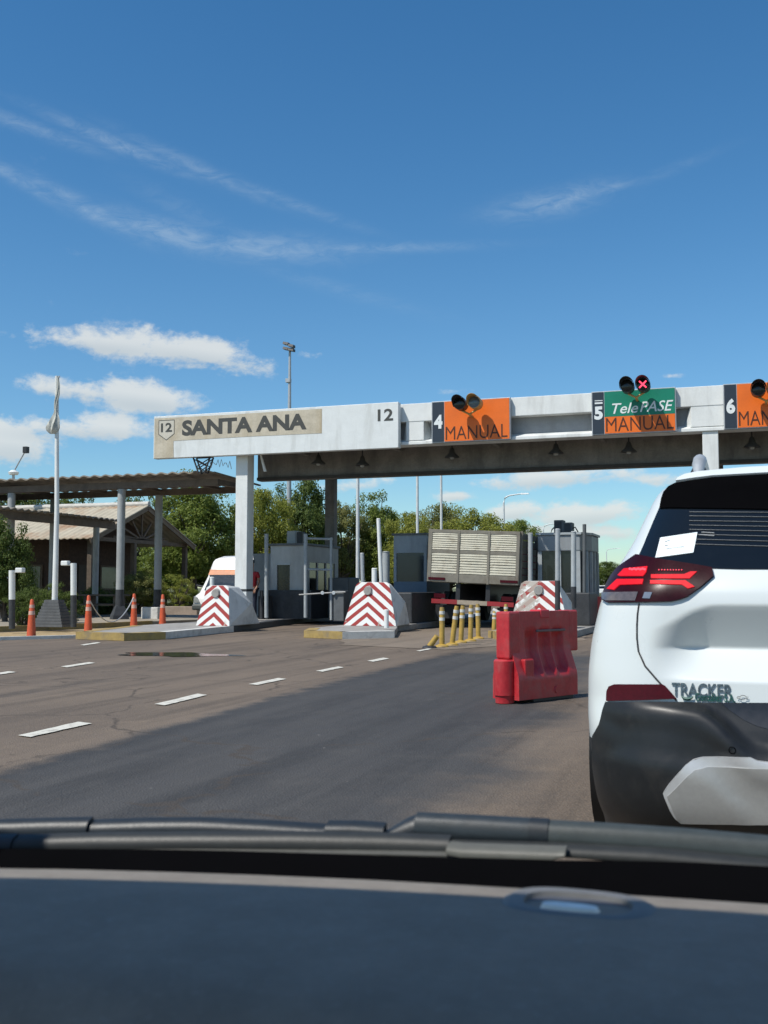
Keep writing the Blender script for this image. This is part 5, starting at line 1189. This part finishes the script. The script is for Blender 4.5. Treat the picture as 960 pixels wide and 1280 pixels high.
# roof rails
for sgn in (-1,1):
    x = sgn*.435; q = MB()
    q.tube([(CX+x,CY+.62,1.60),(CX+x,CY+.70,1.655),(CX+x,CY+.85,1.69),(CX+x,CY+1.5,1.70),(CX+x,CY+2.1,1.69),(CX+x,CY+2.35,1.62)], [.018,.03,.032,.03,.03,.02], 12)
    q.build('roof_rail', STEEL, car, smooth=True)
    MB().hexa([(CX+x-.05,CY+.60,1.58),(CX+x+.05,CY+.60,1.58),(CX+x+.05,CY+.95,1.60),(CX+x-.05,CY+.95,1.60)], [(CX+x-.02,CY+.70,1.66),(CX+x+.02,CY+.70,1.66),(CX+x+.02,CY+.9,1.67),(CX+x-.02,CY+.9,1.67)]).build('rail_foot', BLKPL, car, bevel=.01)
# side glass, wheels
for sgn in (-1,1):
    for (ya, yb, yc, yd) in ((.75,1.55,1.50,.95),(1.62,2.65,2.15,1.57)):
        q = MB(); N = 6
        for i in range(N):
            za, zb = 1.16+.36*i/N, 1.16+.36*(i+1)/N; la = lambda f: (ya+(yd-ya)*f, yb+(yc-yb)*f)
            (a0,a1),(b0,b1) = la(i/N), la((i+1)/N); o = len(q.v)
            q.v += [(CX+sgn*(Wz(za)+.004),CY+a0,za),(CX+sgn*(Wz(za)+.004),CY+a1,za),(CX+sgn*(Wz(zb)+.004),CY+b1,zb),(CX+sgn*(Wz(zb)+.004),CY+b0,zb)]; q.f.append((o,o+1,o+2,o+3))
        q.build('side_window', CARGL, car)
    for y in (.86, 3.42):
        q = MB(); n_ = 24
        q.tube([(CX+sgn*.86,CY+y,.36),(CX+sgn*.912,CY+y,.36)], .40, 28); q.build('wheel_arch', CARBL, car, smooth=True)
        wh = MB().tube([(CX+sgn*.70,CY+y,.335),(CX+sgn*.90,CY+y,.335),(CX+sgn*.918,CY+y,.335)], [.335,.335,.30], 28).build('wheel', TYRE, car, smooth=True)
        MB().tube([(CX+sgn*.85,CY+y,.335),(CX+sgn*.922,CY+y,.335)], [.22,.21], 20).build('rim', STEEL, wh, smooth=True)
    MB().box(CX+sgn*.95-.09,CX+sgn*.95+.09,CY+2.55,CY+2.67,1.02,1.16).build('wing_mirror', CARW, car, bevel=.03)
# badge lettering on the tailgate
def surf_text(s, x0, x1, z0, z1, name, m, bold, off=.007):
    o = text(s, 0, 1, 0, 1, 0, name, m, car, bold=bold, depth=.005); base = ORIG[car]
    for v in o.data.vertices:
        u, w_, d = v.co.x+base.x, v.co.z+base.z, v.co.y+base.y
        o_ = surf(x0+(x1-x0)*u, z0+(z1-z0)*w_, off if d < 0 else .001); v.co = o_-base
    return o
xa, zA = p2s(840,869.5); xb, zB_ = p2s(915.5,855.5)
surf_text('TRACKER', xa, xb, zA, zB_, 'badge_lettering', mat('badge_dark_chrome', (.22,.23,.23), .25, .5, 90, metal=.9), .016)
GRN = mat('dealer_green', (.006,.07,.055), .5)
xa, zA = p2s(869,876); xb, zB_ = p2s(919,868)
surf_text('González S.A.', xa, xb, zA, zB_, 'dealer_lettering', GRN, .01, .009)
x, z = p2s(859.5,867.5); q = MB(); q.tube([surf(x+math.cos(R(200+i*14))*.024, z+math.sin(R(200+i*14))*.019, .011) for i in range(11)], [.001+.0065*math.sin(math.pi*i/10) for i in range(11)], 6); q.build('dealer_mark', GRN, car)
x, z = p2s(928.5,872); s_ = .0015
q = MB(); pts = [(-.019,.003),(-.007,.003),(-.007,.008),(.009,.008),(.009,.003),(.020,.003),(.018,-.003),(.007,-.003),(.007,-.008),(-.009,-.008),(-.009,-.003),(-.021,-.003)]
q.tube([surf(x+a_,z+b_,.008) for a_,b_ in pts+[pts[0]]], .0012, 5); q.build('emblem_outline', mat('emblem_grey', (.05,.055,.055), .4), car)

# ------------------------------------------------------------------ own car: dashboard, wiper, roof
own = thing('car_interior', 'dark blue grey dashboard and wipers of the car the photo was taken from', 'car', (-.38,.4,.0))
DASH = bpy.data.materials.new('dash_plastic'); DASH.use_nodes = True; h = NT(DASH.node_tree); b = h.N['Principled BSDF']
t_ = h.n('ShaderNodeTexCoord').outputs['Object']; n1 = h.noise(t_, 900, 2, .6); n2 = h.noise(t_, 14, 8, .75); n3 = h.noise(t_, 110, 5, .8)
col = h.mix(h.ss(n2,.3,.75), (.195,.170,.140), (.255,.226,.190)); col = h.mix(h.m('MULTIPLY', h.ss(n3,.54,.72), .5), col, (.32,.305,.275)); h.L.new(col, b.inputs['Base Color'])
b.inputs['Roughness'].default_value = .62; bp = h.n('ShaderNodeBump'); bp.inputs['Strength'].default_value = .35; bp.inputs['Distance'].default_value = .002
h.L.new(h.m('ADD', n1, n3), bp.inputs['Height']); h.L.new(bp.outputs[0], b.inputs['Normal'])
ZD = .82
edge_px = [(-300,1078),(-120,1076.5),(0,1077),(120,1077.5),(240,1080),(360,1083.5),(480,1088),(600,1094),(720,1100.5),(840,1107.5),(960,1115),(1100,1124),(1300,1138)]
edge = [gr(px, py-3, ZD) for px, py in edge_px]; edge = [Vector((-1.05,.84,ZD))]+edge+[Vector((edge[-1].x+.25,edge[-1].y-.06,ZD))]
def edge_y(x): return interp([(p_.x,p_.y) for p_ in edge], x)
q = MB(); xs = [-1.05+.025*i for i in range(61)]; nt = 40
sx_, sy_ = gr(726,1122,ZD).x, gr(726,1122,ZD).y
for x in xs:
    ye = edge_y(x)
    for j in range(nt+1):
        v = j/nt; y = ye+.004-(ye-.40)*v
        z = ZD-.040*(max(0,.10-v)/.10)**2+.014*sstep(0,.35,v)-.10*sstep(.55,1.0,v)
        q.v.append((x,y,z))
for i in range(len(xs)-1):
    for j in range(nt): o = i*(nt+1)+j; q.f.append((o,o+1,o+nt+2,o+nt+1))
q.f.append
dash_o = q.build('dashboard', DASH, own, smooth=True)
# sensor recess on the dash: raised oval rim, dark hollow, pale lens
c = gr(722,1121,ZD+.016); rim = MB(); n_ = 40
oval = lambda a_, b_, z, dx=0, dy=0: [(c.x+dx+math.copysign(abs(math.cos(t))**.7,math.cos(t))*a_, c.y+dy+math.copysign(abs(math.sin(t))**.7,math.sin(t))*b_, z) for t in [2*math.pi*i/n_ for i in range(n_)]]
A, B, C_ = oval(.070,.052,ZD+.005), oval(.058,.040,ZD+.0115), oval(.046,.029,ZD+.0112)
D_ = oval(.045,.028,ZD+.004)
rim.v = A+B+C_+D_
for k_ in range(3):
    for i in range(n_): rim.f.append((k_*n_+i,k_*n_+(i+1)%n_,(k_+1)*n_+(i+1)%n_,(k_+1)*n_+i))
rim.build('sensor_rim', mat('rim_plastic', (.15,.15,.15), .5, .1, 60), dash_o, smooth=True)
MB().add(oval(.0455,.0285,ZD+.007), [tuple(range(n_))]).build('sensor_well', mat('well_blue', (.07,.08,.10), .5), dash_o)
l = oval(.026,.009,ZD+.008,-.004,-.017); l2 = oval(.023,.007,ZD+.0135,-.004,-.017)
MB().add(l+l2, [(i,(i+1)%n_,n_+(i+1)%n_,n_+i) for i in range(n_)]+[tuple(range(n_,2*n_))]).build('sensor_lens', mat('pale_lens', (.8,.82,.8), .3), dash_o, smooth=True)
# dark gap and cowl
q = MB(); xs2 = [-1.05+.05*i for i in range(31)]
for x in xs2:
    ye = edge_y(x); q.v += [(x,ye+.006,ZD-.06),(x,ye+.08,ZD-.008+.0095*sstep(-.32,-.02,x)),(x,ye+.30,ZD-.06)]
for i in range(len(xs2)-1): q.f += [(3*i,3*i+1,3*i+4,3*i+3),(3*i+1,3*i+2,3*i+5,3*i+4)]
q.build('cowl', mat('cowl_black', (.002,.002,.0025), .9, spec=.03), own)
def bar_px(pts, dY, name, m, bevel=.002):   # solid strip following pixels' directions, at a set distance beyond the glass edge
    q = MB(); n = 0; fine = []
    for (x0,t0,b0),(x1,t1,b1) in zip(pts, pts[1:]):
        k_ = max(1, int(abs(x1-x0)/25)); fine += [(x0+(x1-x0)*i/k_, t0+(t1-t0)*i/k_, b0+(b1-b0)*i/k_) for i in range(k_)]
    fine.append(pts[-1])
    for x, t_, b_ in fine:
        def cor(px, py, dd=0):
            y = edge_y(gr(px,1090,ZD).x)+dY; p_ = at(px, py, y); return p_+Vector((0,dd,dd*.25))
        h_ = b_-t_; q.v += [cor(x,b_-.0*h_,.004), cor(x,b_-.25*h_,0), cor(x,t_+.45*h_,0), cor(x,t_+.12*h_,.003), cor(x,t_,.008), cor(x,t_,.016), cor(x,b_,.016)]
        n += 1
    for i in range(n-1):
        for k_ in range(7): q.f.append((i*7+k_, i*7+(k_+1)%7, (i+1)*7+(k_+1)%7, (i+1)*7+k_))
    q.f += [tuple(range(6,-1,-1)), tuple((n-1)*7+k_ for k_ in range(7))]
    return q.build(name, m, own, smooth=True)
WIPB = mat('wiper_black', (.016,.021,.026), .45, .15, 60, .05); WIPG = mat('wiper_grey', (.024,.026,.025), .5, .15, 60, .05); RUB = mat('wiper_rubber', (.075,.075,.066), .5, .15, 40)
wa = bar_px([(-60,1033,1053),(60,1029.5,1050),(107,1028.5,1049)], .125, 'wiper_blade_cap', WIPB)
bar_px([(107,1032,1049),(180,1029.5,1047.5),(245,1029,1047.5),(330,1033,1048),(410,1038,1048.5)], .128, 'wiper_blade', WIPB)
bar_px([(405,1033.5,1046),(440,1033.5,1046),(478,1036,1048)], .124, 'wiper_joint', WIPB)
bar_px([(12,1051,1067),(120,1048,1067),(240,1047,1065.5),(360,1047,1066),(480,1049,1069.5),(560,1052,1070)], .100, 'blade_spine', WIPG)
bar_px([(12,1065,1067.8),(240,1064,1066.5),(480,1065.5,1070.5),(560,1067,1073)], .095, 'blade_rubber', RUB)
bar_px([(-60,1052,1071),(12,1050,1068)], .098, 'wiper_arm_end', WIPB)
bar_px([(478,1046,1052),(505,1030,1054),(520,1024,1056)], .13, 'wiper_arm_nose', WIPB)
bar_px([(517,1023,1056),(600,1027,1058),(660,1030.5,1060)], .13, 'wiper_arm_head', mat('arm_slate', (.026,.034,.040), .42, .15, 60, .05))
bar_px([(660,1030,1061),(684,1031.5,1062)], .127, 'arm_clip', WIPB)
bar_px([(684,1033,1063),(760,1037,1068),(860,1044,1077),(960,1053,1086),(1100,1068,1100)], .128, 'wiper_arm', mat('arm_grey', (.045,.054,.054), .42, .12, 60, .05))
bar_px([(557,1060,1071),(575,1062,1075),(690,1066,1078),(706,1066,1073)], .092, 'wiper_clip', mat('clip_grey', (.11,.11,.095), .4, .1, 40))
bar_px([(560,1058,1066),(700,1062,1074),(820,1068,1083),(960,1082,1095),(1100,1096,1110)], .108, 'blade_spine', WIPG)
# roof, header and pillars (above and beside the view)
TRIM = mat('headliner', (.30,.29,.27), .9, .05)
RZ = 1.55; RY = .60
hd = [(x, edge_y(min(.45,x+.32))-.58*(RZ-ZD)-.122) for x in [-1.18+.082*i for i in range(21)]]
MB().prism_z(hd+[(.46,-1.9),(-1.18,-1.9)], RZ, RZ+.05).build('roof', TRIM, own)
for x in (-1.14,.42): MB().bar((x,RY-.02,RZ),(x,edge_y(x)+.1,ZD-.05),.07,.07).build('windscreen_pillar', TRIM, own)
CLEAR = bpy.data.materials.new('clear_windscreen'); CLEAR.use_nodes = True; h = NT(CLEAR.node_tree)
tb = h.n('ShaderNodeBsdfTransparent'); h.L.new(tb.outputs[0], [n for n in h.N if n.type == 'OUTPUT_MATERIAL'][0].inputs[0]); h.N.remove(h.N['Principled BSDF'])
q = MB()
for x in xs2: q.v += [(max(-1.1,min(.40,x)),edge_y(x)+.05,ZD-.03),(max(-1.1,min(.40,x)),RY+.02,RZ-.01)]
for i in range(len(xs2)-1): q.f.append((2*i,2*i+1,2*i+3,2*i+2))
q.build('windscreen', CLEAR, own)
